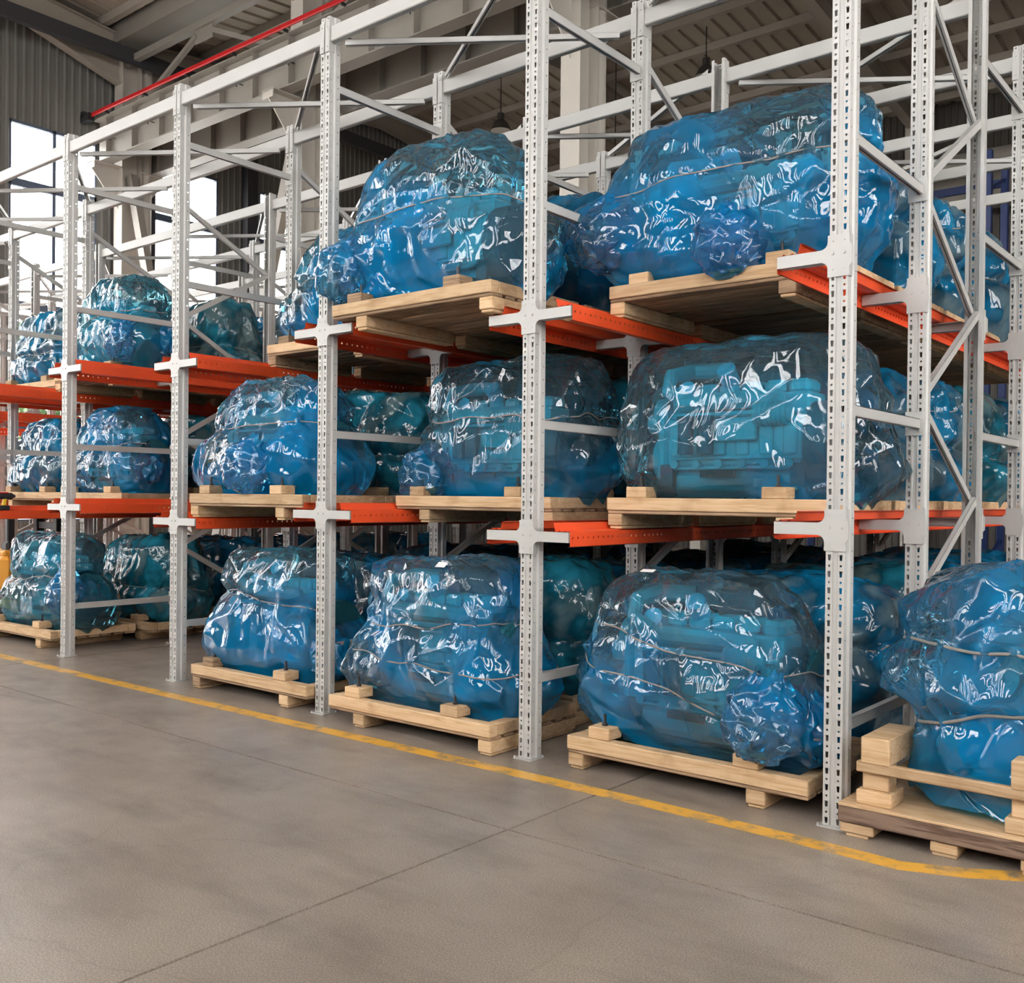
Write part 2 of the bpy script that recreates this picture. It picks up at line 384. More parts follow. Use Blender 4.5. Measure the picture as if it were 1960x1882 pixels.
WZ0, WZ1, WTOP = 0.9, 9.2, 13.4
win_n = [0]
def window(axis, pos, a0, a1, z0, z1, vbars, hbars, side):
    """framed opening: frame, mullions, one pane for each light."""
    win_n[0] += 1
    t = 0.07; ctr = pos - side * 0.05
    def P(s_, z): return (ctr, s_, z) if axis == 'y' else (s_, ctr, z)
    def D(ls, lz): return (0.09, ls, lz) if axis == 'y' else (ls, 0.09, lz)
    mb = MB()
    mb.box(P((a0 + a1) / 2, z0), D(a1 - a0, t)); mb.box(P((a0 + a1) / 2, z1), D(a1 - a0, t * 1.6))
    for s_ in (a0, a1): mb.box(P(s_, (z0 + z1) / 2), D(t * 1.3, z1 - z0))
    root = mb.build('window_%d' % win_n[0], M_WINF); tag(root, kind='structure')
    for v in vbars: MB().box(P(v, (z0 + z1) / 2), D(0.07, z1 - z0)).build('mullion', M_WINF, root)
    for h in hbars: MB().box(P((a0 + a1) / 2, h), D(a1 - a0, 0.16)).build('transom', M_WINF, root)
    V = [a0] + list(vbars) + [a1]; H = [z0] + list(hbars) + [z1]
    for i in range(len(V) - 1):
        for j in range(len(H) - 1):
            ls, lz = V[i + 1] - V[i], H[j + 1] - H[j]
            c0, c1, e0, e1 = V[i] + 0.01, V[i + 1] - 0.01, H[j] + 0.01, H[j + 1] - 0.01
            MB().add([P(c0, e0), P(c1, e0), P(c1, e1), P(c0, e1)], [(0, 1, 2, 3)]).build('pane', M_GLASS, root)
    return root

def wall_with_windows(name, m, axis, pos, a0, a1, wins, side, zt, hb, nv=1, z0=WZ0, z1=WZ1):
    root = empty(name); tag(root, kind='structure')
    cur = a0
    for (p, q) in wins:
        sheet('wall_panel', m, axis, cur, p, pos, 0, zt, side=side, parent=root)
        sheet('wall_panel', m, axis, p, q, pos, 0, z0, side=side, parent=root)
        sheet('wall_panel', m, axis, p, q, pos, z1, zt, side=side, parent=root)
        window(axis, pos, p, q, z0, z1, [p + (q - p) * (k + 1) / (nv + 1) for k in range(nv)], hb, side)
        cur = q
    sheet('wall_panel', m, axis, cur, a1, pos, 0, zt, side=side, parent=root)
    return root
wall_with_windows('wall_end', M_WALL, 'y', XE, YF, YB, END_WIN, 1, WTOP, [2.9, 5.4, 7.93])
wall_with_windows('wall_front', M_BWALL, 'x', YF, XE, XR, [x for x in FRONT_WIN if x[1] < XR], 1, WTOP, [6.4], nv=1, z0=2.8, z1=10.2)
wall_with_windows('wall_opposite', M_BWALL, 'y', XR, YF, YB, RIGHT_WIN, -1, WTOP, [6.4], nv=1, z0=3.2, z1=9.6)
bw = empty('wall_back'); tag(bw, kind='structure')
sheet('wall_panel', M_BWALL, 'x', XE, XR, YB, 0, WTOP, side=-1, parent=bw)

# roof: two naves, ribbed sheeting on purlins
def roof_z(y):
    if y <= YC:
        mid = (YF + YC) / 2; return Z_EAVE + SLOPE * (min(y - YF, YC - y))
    mid = (YC + YB) / 2; return Z_EAVE + SLOPE * (min(y - YC, YB - y))
ceil = empty('ceiling'); tag(ceil, kind='structure')
Y1, Y2 = (YF + YC) / 2, (YC + YB) / 2
for (ya, yb) in ((YF, Y1), (Y1, YC), (YC, Y2), (Y2, YB)):
    za, zb = Z_EAVE + 0.32 + (SLOPE * (YC - YF) / 2 if ya in (Y1, Y2) else 0), Z_EAVE + 0.32 + (SLOPE * (YC - YF) / 2 if yb in (Y1, Y2) else 0)
    pr = []; n = int((XR - XE) / 0.42); p = (XR - XE) / n
    for i in range(n):
        x0 = XE + i * p; pr += [(x0, 0), (x0 + p * 0.72, 0), (x0 + p * 0.8, 0.045), (x0 + p * 0.92, 0.045)]
    pr.append((XR, 0)); vs = []; fs = []
    for k, (x, o) in enumerate(pr):
        vs += [(x, ya, za + o), (x, yb, zb + o)]
        if k: fs.append((2 * k - 2, 2 * k, 2 * k + 1, 2 * k - 1))
    mb = MB().add(vs, fs)
    mb.bar(((XE + XR) / 2, ya, za + 0.12), ((XE + XR) / 2, yb, zb + 0.12), XR - XE, 0.06)
    mb.build('roof_sheet', M_ROOF, ceil)
    # purlins
    m_ = 6
    for i in range(m_):
        t = (i + 0.5) / m_; y = ya + (yb - ya) * t; z = za + (zb - za) * t - 0.10
        MB().box(((XE + XR) / 2, y, z), (XR - XE, 0.07, 0.18)).box(((XE + XR) / 2, y + 0.05, z - 0.085), (XR - XE, 0.10, 0.012)).build('purlin', M_PURL, ceil)

# frames: columns, rafters with haunches
def hcol(mb, x, y, z0, z1, bx=0.34, by=0.44, t=0.022):
    mb.box((x, y - by / 2, (z0 + z1) / 2), (bx, t, z1 - z0)); mb.box((x, y + by / 2, (z0 + z1) / 2), (bx, t, z1 - z0))
    mb.box((x, y, (z0 + z1) / 2), (t, by - t, z1 - z0))
    return mb
def ibeam(mb, p0, p1, h, b, t=0.018):
    p0, p1 = Vector(p0), Vector(p1); d = (p1 - p0).normalized(); s_ = d.cross(Vector((0, 0, 1))).normalized(); u = s_.cross(d)
    mb.bar(p0, p1, t, h, up=u)
    for k in (-1, 1): mb.bar(p0 + u * k * h / 2, p1 + u * k * h / 2, b, t, up=u)
    return mb
ncol = 0
for cx in COLX:
    if cx > XR - 0.3 or cx < XE + 0.15: continue
    ncol += 1
    root = empty('trim_%d' % ncol, (cx, YC, 0)); tag(root, kind='structure')
    hcol(MB(), 0, 0, 0, Z_EAVE + 0.3).build('column', M_COL, root)
    MB().cyl((0.02, 0.42, 0.1), (0.02, 0.42, Z_EAVE), 0.13, 16).build('downpipe', M_COL, root, smooth=False)
    mb = MB()
    for sg in (-1, 1):
        mb.extrude([(sg * 0.22, 8.64), (sg * 0.85, 8.64), (sg * 0.85, 8.52), (sg * 0.22, 7.75)], -0.012, 0.012, 0)
        mb.box((0, sg * 0.53, 8.65), (0.34, 0.66, 0.025))
        mb.box((0, sg * 0.85, 8.58), (0.30, 0.02, 0.14))
    mb.build('crane_bracket', M_COL, root)
    for sg, yb in ((-1, Y1), (1, Y2)):
        L = abs(yb - YC)
        mb = ibeam(MB(), (0, sg * 0.22, Z_EAVE - 0.12), (0, sg * L, Z_EAVE - 0.12 + SLOPE * L), 0.46, 0.24)
        mb.extrude([(sg * 0.22, Z_EAVE - 0.35), (sg * 3.2, Z_EAVE - 0.33 + 0.3), (sg * 0.22, Z_EAVE - 0.95)], -0.01, 0.01, 0)
        mb.bar((0, sg * 0.22, Z_EAVE - 0.95), (0, sg * 3.2, Z_EAVE - 0.05), 0.24, 0.018)
        mb.build('rafter', M_PURL, root)
    for yb, y0 in ((Y1, YF), (Y2, YB)):
        L = abs(yb - y0); sg = 1 if yb > y0 else -1
        ibeam(MB(), (0, y0 - YC, Z_EAVE - 0.12), (0, yb - YC, Z_EAVE - 0.12 + SLOPE * L), 0.46, 0.24).build('rafter', M_PURL, root)
        hcol(MB(), 0, y0 - YC + sg * 0.35, 0, Z_EAVE).build('wall_column', M_COL, root)
        mb = MB(); yy = y0 - YC + sg * 0.35
        mb.box((0, yy + sg * 0.5, 8.65), (0.34, 0.66, 0.025)).extrude([(yy + sg * 0.22, 8.64), (yy + sg * 0.85, 8.64), (yy + sg * 0.22, 7.85)], -0.012, 0.012, 0)
        mb.build('crane_bracket', M_COL, root)

# crane runway girders
def girder(y, label, red):
    root = empty('crane_girder', (0, y, 8.66))
    x0, x1 = XE + 0.25, XR - 0.3; L = x1 - x0; xm = (x0 + x1) / 2
    MB().box((xm, 0, 0.46), (L, 0.016, 0.88)).build('web', M_HALL, root)
    MB().box((xm, 0, 0.012), (L, 0.28, 0.022)).build('lower_flange', M_HALL, root)
    MB().box((xm, 0, 0.91), (L, 0.34, 0.022)).build('upper_flange', M_HALL, root)
    n = int(L / 1.0)
    me = shared('stiff', lambda: MB().box((0, 0, 0), (0.012, 0.26, 0.84)).mesh('stiffener', M_HALL))
    for i in range(n): link('stiffener', me, root, (x0 + 0.5 + i * L / n, 0, 0.46))
    MB().box((xm, 0, 0.95), (L, 0.07, 0.06)).build('crane_rail', M_HALL, root)
    if red:
        MB().box((xm, -0.26, 0.98), (L, 0.045, 0.085), bev=0.01).build('conductor_rail', M_RED, root)
        mb = MB().box((xm, -0.16, 0.40), (L, 0.012, 0.012))
        mb.build('cable', M_BLACK, root)
        me = shared('hook', lambda: MB().box((0, -0.16, 0.37), (0.015, 0.015, 0.07)).box((0, -0.10, 0.41), (0.015, 0.16, 0.015)).mesh('cable_hook', M_BLACK))
        for i in range(int(L / 1.5)): link('cable_hook', me, root, (x0 + 0.7 + i * 1.5, 0, 0))
        me = shared('rclip', lambda: MB().box((0, -0.22, 0.92), (0.03, 0.09, 0.05)).mesh('conductor_clip', M_BLACK))
        for i in range(int(L / 1.5)): link('conductor_clip', me, root, (x0 + 0.7 + i * 1.5, 0, 0))
        MB().box((x0 - 0.02, -0.28, 0.93), (0.35, 0.14, 0.16)).box((x0 - 0.12, -0.3, 1.02), (0.12, 0.1, 0.12)).build('feed_box', M_BLACK, root)
    tag(root, label, 'girder', 'crane runway girders')
girder(YC - 0.60, 'pale crane girder carrying the red conductor rail above the rack', True)
girder(YC + 0.60, 'pale crane girder on the far brackets of the columns', False)
girder(YB - 0.95, 'pale crane girder along the back wall of the far nave', False)

# valley gutter, eaves tube and bracing in the column line
cb = empty('trim_90', (0, YC, 0)); tag(cb, kind='structure')
MB().box(((XE + XR) / 2, 0, Z_EAVE + 0.10), (XR - XE, 0.75, 0.42)).build('valley_gutter', M_HALL, cb)
MB().box(((XE + XR) / 2, -0.12, 10.98), (XR - XE, 0.14, 0.14)).build('eaves_tube', M_HALL, cb)
cc = [c for c in COLX if XE < c < XR]
for i in range(len(cc) - 1):
    a, b = cc[i], cc[i + 1]; m_ = (a + b) / 2
    MB().box((m_, -0.12, 10.82), (0.62, 0.02, 0.36)).build('gusset', M_HALL, cb)
    for e, sx in ((a, -1), (b, 1)):
        MB().bar((m_ + sx * 0.25, -0.12, 10.8), (e - sx * 0.12, -0.12, 9.62), 0.09, 0.09).build('brace', M_HALL, cb)
        if i == 0: MB().bar((e - sx * 0.15, 0.0, 8.5), (m_ + sx * 0.3, 0.0, 0.2), 0.16, 0.22).build('brace', M_HALL, cb)
# girts on the end wall
gi = empty('trim_91', (XE + 0.30, 0, 0)); tag(gi, kind='structure')
MB().box((0.52, (YF + YB) / 2, 11.0), (0.16, YB - YF - 0.3, 0.30)).build('girt', M_DARK, gi)
for y in (7.75, 10.55): MB().box((-0.08, y + 0.1, 5.2), (0.22, 0.30, 10.4)).build('wind_post', M_DARK, gi)

# pendant lamps
def lamp(loc, label):
    root = empty('pendant_lamp', loc)
    zc = roof_z(loc[1]) + 0.33 - loc[2]
    MB().cyl((0, 0, 0.22), (0, 0, zc), 0.012, 6).build('cord', M_BLACK, root)
    MB().cyl((0, 0, 0.0), (0, 0, 0.22), 0.085, 14).build('housing', M_LAMP, root)
    mb = MB()
    prof = [(0.09, 0.06), (0.13, 0.03), (0.19, -0.04), (0.235, -0.15), (0.25, -0.20)]
    n = 20
    for (ra, za), (rb, zb) in zip(prof[:-1], prof[1:]): mb.cyl((0, 0, za), (0, 0, zb), ra, n, rb, cap=False)
    mb.build('shade', M_LAMP, root, smooth=True)
    MB().cyl((0, 0, -0.195), (0, 0, -0.19), 0.24, n).build('diffuser', M_LAMPIN, root)
    tag(root, label, 'lamp', 'pendant lamps in the far nave')
lamp((-13.77, 13.93, 10.5), 'dark pendant lamp hanging between the top beams, just short of the white column')
lamp((-9.5, 16.2, 11.45), 'dark pendant lamp hanging highest, beyond the white column')
lamp((-11.63, 15.67, 9.25), 'dark pendant lamp hanging lowest, above the second wrapped engine on top')

# duct, blue rack and bits at the back of the far nave
d = MB().cyl((XE + 1, 20.3, 9.45), (XR - 1, 20.3, 9.45), 0.2, 20).build('ventilation_duct', M_HALL, smooth=True)
tag(d, 'long pale round ventilation duct under the far roof', 'duct')
br = empty('blue_rack', (0, 12.0, 0))
for x in (-2.35, -5.1):
    for y in (0, 1.0): MB().box((x, y, 3.45), (0.11, 0.10, 6.9), bev=0.01).build('upright', M_BLUE, br)
    for z in (0.5, 2.0, 3.5, 5.0, 6.3): MB().bar((x, 0, z), (x, 1.0, z + 0.4), 0.04, 0.04).build('brace', M_BLUE, br)
for z in (2.2, 4.4, 6.65):
    for y in (0, 1.0): MB().box((-3.725, y, z), (2.64, 0.05, 0.13)).build('beam', M_BLUE, br)
tag(br, 'tall navy blue rack standing behind the white rack', 'rack')

# outside: paving and two trees seen through the tall windows
o = MB().box((-3.5, 7, -0.2), (120, 120, 0.02)).build('ground', M_GROUND); tag(o, kind='structure')
def tree(loc, h, seed, label):
    rnd = random.Random(seed); root = empty('tree', loc)
    MB().cyl((0, 0, 0), (0, 0, h * 0.6), 0.16, 8, 0.07).build('trunk', M_BARK, root)
    mb = MB()
    for i in range(2600):
        th, ph = rnd.random() * 6.283, math.acos(2 * rnd.random() - 1); rr_ = h * 0.33 * rnd.random() ** 0.4
        c = Vector((rr_ * math.sin(ph) * math.cos(th), rr_ * math.sin(ph) * math.sin(th), h * 0.68 + rr_ * 1.05 * math.cos(ph)))
        a = Vector((rnd.gauss(0, 1), rnd.gauss(0, 1), rnd.gauss(0, 1))).normalized(); b = a.orthogonal().normalized()
        s_ = 0.11 + 0.08 * rnd.random()
        mb.add([c + a * s_, c + b * s_ * 0.5, c - a * s_, c - b * s_ * 0.5], [(0, 1, 2, 3)])
    tag(mb.build('crown', M_LEAF, root), kind='stuff')
    tag(root, label, 'tree')
tree((-27.5, 10.0, 0), 6.6, 3, 'young green tree outside the tall end window')

# ================================================================== PALLET RACK
W, S, NR, HT = 1.8, 1.1124, 7, 4.757
KS = list(range(0, 10))
UX = lambda k: -W * k
LOW2, HIGH2, LOW3, HIGH3 = 1.305, 1.395, 2.56, 2.65
def lev(k): return (HIGH2, HIGH3) if k % 2 == 0 else (LOW2, LOW3)

def ring8(mb, O, U, V, u0_, u1_, v0, v1, hole, inw=None):
    um, vm = (u0_ + u1_) / 2, (v0 + v1) / 2
    outer = [(u0_, v0), (um, v0), (u1_, v0), (u1_, vm), (u1_, v1), (um, v1), (u0_, v1), (u0_, vm)]
    pts = outer + hole
    vs = [tuple(O[i] + U[i] * a + V[i] * b for i in range(3)) for a, b in pts]
    fs = [(i, (i + 1) % 8, 8 + (i + 1) % 8, 8 + i) for i in range(8)]
    if inw:
        vs += [tuple(vs[8 + i][k] + inw[k] for k in range(3)) for i in range(8)]
        fs += [(8 + i, 8 + (i + 1) % 8, 16 + (i + 1) % 8, 16 + i) for i in range(8)]
    mb.add(vs, fs)
def trap(cu, cv, wt, wb, h):
    wm = (wt + wb) / 2
    return [(cu - wb, cv - h), (cu, cv - h), (cu + wb, cv - h), (cu + wm, cv), (cu + wt, cv + h), (cu, cv + h), (cu - wt, cv + h), (cu - wm, cv)]
def octa(cu, cv, r):
    return [(cu + r * math.cos(R(225 + 45 * i)), cv + r * math.sin(R(225 + 45 * i))) for i in range(8)]

def upright_mesh():
    mb = MB(); Z = (0, 0, 1)
    n = int(HT / 0.075); p = HT / n
    for sg in (-1, 1):
        for i in range(n):
            z = i * p
            O = (0, 0, 0); U = (sg, 0, 0)
            ring8(mb, O, U, Z, 0.013, 0.044, z, z + p * 0.58, trap(0.027, z + p * 0.29, 0.0076, 0.0054, 0.0138), (0, 0.004, 0))
            ring8(mb, O, U, Z, 0.013, 0.044, z + p * 0.58, z + p, octa(0.027, z + p * 0.79, 0.0056), (0, 0.004, 0))
            # returns with round holes
            ring8(mb, (sg * 0.044, 0, 0), (0, 1, 0), Z, 0.0, 0.038, z, z + p, octa(0.019, z + p * 0.3, 0.0042), (-sg * 0.003, 0, 0))
            ring8(mb, (sg * 0.053, 0, 0), (0, 1, 0), Z, 0.048, 0.088, z, z + p, octa(0.07, z + p * 0.7, 0.0048), (-sg * 0.003, 0, 0))
        def strip(a, b): mb.add([(a[0], a[1], 0), (b[0], b[1], 0), (b[0], b[1], HT), (a[0], a[1], HT)], [(0, 1, 2, 3)])
        strip((sg * 0.013, 0), (sg * 0.009, 0.007)); strip((sg * 0.009, 0.007), (0, 0.007))
        strip((sg * 0.044, 0.038), (sg * 0.053, 0.048)); strip((sg * 0.053, 0.088), (sg * 0.030, 0.088))
    return mb.mesh('upright', M_RACK)

def bracket_mesh(left, right):
    a_top, a_bot, p_top, p_bot, hw_, tip, rf = 0.0, -0.057, 0.063, -0.129, 0.051, 0.297, 0.034
    def arc(cx, cz, a0, a1, n=5): return [(cx + rf * math.cos(R(a0 + (a1 - a0) * i / n)), cz + rf * math.sin(R(a0 + (a1 - a0) * i / n))) for i in range(n + 1)]
    poly = [(hw_, p_bot)]
    if right: poly += arc(hw_ + rf, a_bot - rf, 180, 90) + [(tip, a_bot), (tip, a_top)] + arc(hw_ + rf, a_top + rf, 270, 180)
    else: poly += [(hw_, a_bot - 0.03), (hw_ + 0.012, a_bot - 0.015), (hw_ + 0.012, a_top + 0.005), (hw_, a_top + 0.025)]
    poly += [(hw_, p_top), (-hw_, p_top)]
    if left: poly += arc(-hw_ - rf, a_top + rf, 0, -90) + [(-tip, a_top), (-tip, a_bot)] + arc(-hw_ - rf, a_bot - rf, 90, 0)
    else: poly += [(-hw_, a_top + 0.025), (-hw_ - 0.012, a_top + 0.005), (-hw_ - 0.012, a_bot - 0.015), (-hw_, a_bot - 0.03)]
    poly += [(-hw_, p_bot)]
    me = bpy.data.meshes.new('bracket')
    bm = bmesh.new()
    f = bm.faces.new([bm.verts.new((x, -0.0055, z)) for x, z in poly])
    r_ = bmesh.ops.extrude_face_region(bm, geom=[f])
    for v in r_['geom']:
        if isinstance(v, bmesh.types.BMVert): v.co.y = -0.0005
    bmesh.ops.recalc_face_normals(bm, faces=bm.faces)
    bm.to_mesh(me); bm.free()
    mb = MB()
    mb.v = [tuple(v.co) for v in me.vertices]; mb.f = [tuple(p.vertices) for p in me.polygons]
    bpy.data.meshes.remove(me)
    for sg, on in ((-1, left), (1, right)):
        mb.box((sg * (hw_ - 0.002), 0.016, (p_top + p_bot) / 2), (0.004, 0.036, p_top - p_bot))
        if on:
            xm, L = sg * (hw_ + 0.03 + tip) / 2, tip - hw_ - 0.03
            mb.box((xm, 0.024, a_top - 0.002), (L, 0.055, 0.004)); mb.box((xm, 0.024, a_bot + 0.002), (L, 0.055, 0.004))
            mb.box((sg * (tip - 0.002), 0.01, (a_top + a_bot) / 2), (0.004, 0.028, a_top - a_bot))
    for sg in (-1, 1):
        for z, r in ((-0.022, 0.007), (-0.095, 0.004), (0.035, 0.004)): mb.cyl((sg * 0.027, -0.011 if r > 0.005 else -0.008, z), (sg * 0.027, -0.004, z), r, 6)
    return mb.mesh('bracket', M_RACK)

rack = empty('pallet_rack', (0, 0, 0))
tag(rack, 'white drive-in pallet rack with orange rails holding the wrapped engines', 'rack')
me_up = upright_mesh()
me_br = {(a, b): bracket_mesh(a, b) for a, b in ((True, True), (True, False), (False, True))}
me_base = MB().box((0, 0.04, 0.003), (0.125, 0.13, 0.006)).cyl((-0.057, -0.018, 0), (-0.057, -0.018, 0.016), 0.006, 6).cyl((0.057, 0.095, 0), (0.057, 0.095, 0.016), 0.006, 6).mesh('base_plate', M_RACK)
FLIP = {2, 4, 6}
for k in KS:
    for r in range(NR):
        fl_ = r in FLIP
        u = link('upright', me_up, rack, (UX(k), S * r + (0.088 if fl_ else 0), 0.006), (0, 0, math.pi if fl_ else 0))
        link('base_plate', me_base, u, (0, 0, -0.006))
        lft, rgt = k != KS[-1], k != 0
        if fl_: lft, rgt = rgt, lft
        for z in lev(k): link('bracket', me_br[(lft, rgt)], u, (0, 0, z - 0.006))

def rail_mesh(sg, L):
    prof = [(0.172, 0.048), (0.186, 0.052), (0.200, 0.004), (0.220, 0.004), (0.227, 0.011), (0.234, 0.004), (0.262, 0.004), (0.269, 0.011), (0.276, 0.004), (0.301, 0.004)]
    mb = MB(); N = len(prof)
    vs = [(sg * s_, y, z) for y in (0, L) for s_, z in prof]
    mb.add(vs, [(i, i + 1, N + i + 1, N + i) for i in range(N - 1)])
    n = int(L / 0.05); p = L / n
    for i in range(n):
        ring8(mb, (sg * 0.301, 0, 0), (0, 1, 0), (0, 0, 1), i * p, (i + 1) * p, -0.078, 0.004, octa((i + 0.5) * p, -0.03, 0.0075), (-sg * 0.003, 0, 0))
    mb.add([(sg * 0.301, 0, -0.078), (sg * 0.301, L, -0.078), (sg * 0.278, L, -0.084), (sg * 0.278, 0, -0.084)], [(0, 1, 2, 3)])
    return mb.mesh('rail', M_RAIL)
RL = S * (NR - 1) + 0.12
me_rail = {s_: rail_mesh(s_, RL) for s_ in (-1, 1)}
for k in KS:
    for z in lev(k):
        for s_ in (-1, 1):
            if (k == 0 and s_ == 1) or (k == KS[-1] and s_ == -1): continue
            link('rail', me_rail[s_], rack, (UX(k), 0.004, z))

me_beam = MB().box((0, 0, 0), (W - 0.09, 0.05, 0.105), bev=0.006).mesh('top_beam', M_RACK)
me_conn = MB().box((0, -0.035, -0.02), (0.040, 0.006, 0.205), bev=0.002).box((0.020, -0.012, -0.02), (0.005, 0.05, 0.205)).cyl((0.0, -0.042, 0.05), (0, -0.036, 0.05), 0.007, 6).cyl((0, -0.042, -0.085), (0, -0.036, -0.085), 0.007, 6).mesh('connector', M_RACK)
for r in range(NR):
    yb = S * r + (0.055 if r in FLIP else 0.03)
    for k in KS[:-1]:
        b = link('top_beam', me_beam, rack, (UX(k) - W / 2, yb, HT - 0.115))
        if r in FLIP:
            link('connector', me_conn, b, (-W / 2 + 0.026, 0, 0), (0, 0, math.pi), (-1, 1, 1)); link('connector', me_conn, b, (W / 2 - 0.026, 0, 0), (0, 0, math.pi))
        else:
            link('connector', me_conn, b, (-W / 2 + 0.026, 0, 0)); link('connector', me_conn, b, (W / 2 - 0.026, 0, 0), (0, 0, 0), (-1, 1, 1))

def cbar(L, wd, ht, name):
    """lipped channel along x"""
    t = 0.003
    mb = MB().box((0, 0, ht / 2 - t / 2), (L, wd, t)).box((0, -wd / 2 + t / 2, 0), (L, t, ht)).box((0, wd / 2 - t / 2, 0), (L, t, ht))
    mb.box((0, -wd / 2 + 0.006, -ht / 2), (L, 0.012, t)).box((0, wd / 2 - 0.006, -ht / 2), (L, 0.012, t))
    return mb.mesh(name, M_RACK)
def place_bar(name, p0, p1, wd, ht, up=(0, 0, 1)):
    p0, p1 = Vector(p0), Vector(p1); d = p1 - p0; L = d.length; d.normalize(); u = Vector(up)
    sd = u.cross(d).normalized(); u = d.cross(sd)
    me = shared((name, round(L, 3), wd, ht), lambda: cbar(L, wd, ht, name))
    o = link(name, me, rack); m_ = Matrix((d, sd, u)).transposed().to_4x4(); m_.translation = (p0 + p1) / 2
    o.matrix_local = m_; return o, m_
SPZ = (4.30, 3.185, 1.92, 0.455)
me_clip = MB().box((0, -0.003, 0), (0.10, 0.006, 0.13), bev=0.002).cyl((0.03, -0.010, -0.04), (0.03, -0.002, -0.04), 0.008, 6).cyl((-0.03, -0.010, 0.04), (-0.03, -0.002, 0.04), 0.008, 6).mesh('brace_plate', M_RACK)
for k in KS:
    x = UX(k)
    for r in (0, 2, 4):
        for z in SPZ:
            o, m_ = place_bar('horizontal_brace', (x + 0.012, S * r + 0.07, z), (x + 0.012, S * (r + 1) - 0.004, z), 0.034, 0.05)
            c = link('brace_plate', me_clip, o); c.matrix_local = m_.inverted() @ Matrix.Translation((x, S * (r + 1) - 0.002, z))
    for r in (1, 3, 5):
        ya, yb = S * r + 0.07, S * (r + 1) + 0.02
        nodes = [(ya, 4.42), (yb, 3.88), (ya, 3.26), (yb, 2.68), (ya, 2.08), (yb, 1.51), (ya, 0.98), (yb, 0.40)]
        for i, (a, b) in enumerate(zip(nodes[:-1], nodes[1:])):
            xo = 0.016 if i % 2 else -0.016
            place_bar('diagonal_brace', (x + xo, a[0], a[1]), (x + xo, b[0], b[1]), 0.030, 0.045)
for k in KS[:-1]:
    for r in (0, 2, 4):
        ya, yb = S * r + 0.03, S * (r + 1) + 0.03
        xa, xb = UX(k), UX(k + 1)
        place_bar('plan_brace', (xb + 0.14, ya + 0.03, HT - 0.187), (xa - 0.14, yb - 0.03, HT - 0.187), 0.035, 0.035)
        place_bar('plan_brace', (xa - 0.10, ya + 0.03, HT - 0.042), (xb + 0.10, yb - 0.03, HT - 0.042), 0.035, 0.035)

# ================================================================== PALLETS
PW, PD = 1.385, 0.88
H_RUN, H_PLK, H_BEAM, H_BLK = 0.090, 0.020, 0.075, 0.065
TOPZ = H_RUN + H_PLK + H_BEAM
def pallet_parts(low_left):
    """list of (name, centre, size, material, parent index)."""
    s_ = -1 if low_left else 1
    xr = [s_ * (PW / 2 - 0.05), -s_ * (PW / 2 - 0.27)]
    P = []
    for x in xr:
        P.append(('runner', (x, PD / 2, 0.018 + 0.036), (0.10, PD - 0.03, 0.072), M_WOOD, None))
        P.append(('foot_board', (x, PD / 2, 0.009), (0.085, PD - 0.05, 0.018), M_WOOD, None))
    n = 7; pw = PD / n
    for i in range(n): P.append(('plank', (0, (i + 0.5) * pw, H_RUN + H_PLK / 2), (PW - 0.004, pw - (0.020, 0.038, 0.028)[i % 3], H_PLK - (0, 0.003, 0.0015)[i % 3]), M_WOODP, None))
    zb = H_RUN + H_PLK + H_BEAM / 2
    for y in (0.04, PD - 0.04): P.append(('beam', (0, y, zb), (PW - 0.002, 0.08, H_BEAM), M_WOOD, None))
    for x in (-PW / 2 + 0.04, PW / 2 - 0.04): P.append(('side_beam', (x, PD / 2, zb), (0.078, PD - 0.165, H_BEAM - 0.004), M_WOOD, None))
    for x in (-0.50, 0.36):
        for y in (0.085, PD - 0.085):
            P.append(('block', (x, y, TOPZ + H_BLK / 2), (0.135, 0.13, H_BLK), M_WOOD, None))
            P.append(('bolt', (x, y, TOPZ + H_BLK + 0.02), None, M_BLACK, len(P) - 1))
    return P
me_bolt = MB().cyl((0, 0, -0.02), (0, 0, 0.045), 0.0085, 8).cyl((0, 0, -0.02), (0, 0, -0.006), 0.017, 6).mesh('bolt', M_BLACK)
def pallet(loc, low_left, rz, label, full, group, seed):
    rnd = random.Random(seed)
    P = pallet_parts(low_left)
    if not full:
        def mk():
            mb = MB()
            me = None
            for nm, c, d, m_, pr in P:
                if d: mb.box(c, d, bev=0.004)
            return mb.mesh('pallet', M_WOOD)
        o = link('pallet', shared(('pal', low_left), mk), None, loc, (0, 0, rz)); tag(o, label, 'pallet', group); return o
    root = empty('pallet', loc, (0, 0, rz)); objs = []
    for nm, c, d, m_, pr in P:
        if d is None: objs.append(link(nm, me_bolt, objs[pr], (0, 0, c[2] - P[pr][1][2]))); continue
        v = rnd.randrange(3) if nm in ('runner', 'beam', 'block', 'side_beam') else 0
        mm = m_
        if nm == 'runner' and rnd.random() < 0.25: mm = M_WOODP
        if nm == 'block' and rnd.random() < 0.2: mm = M_WOODP
        me = shared((nm, tuple(round(x, 4) for x in d), mm.name), lambda: MB().box((0, 0, 0), d, bev=0.005).mesh(nm, mm))
        j = (rnd.uniform(-.012, .012) if nm in ('block',) else 0, rnd.uniform(-.008, .008) if nm in ('block',) else 0)
        objs.append(link(nm, me, root, (c[0] + j[0], c[1] + j[1], c[2])))
    tag(root, label, 'pallet', group); return root

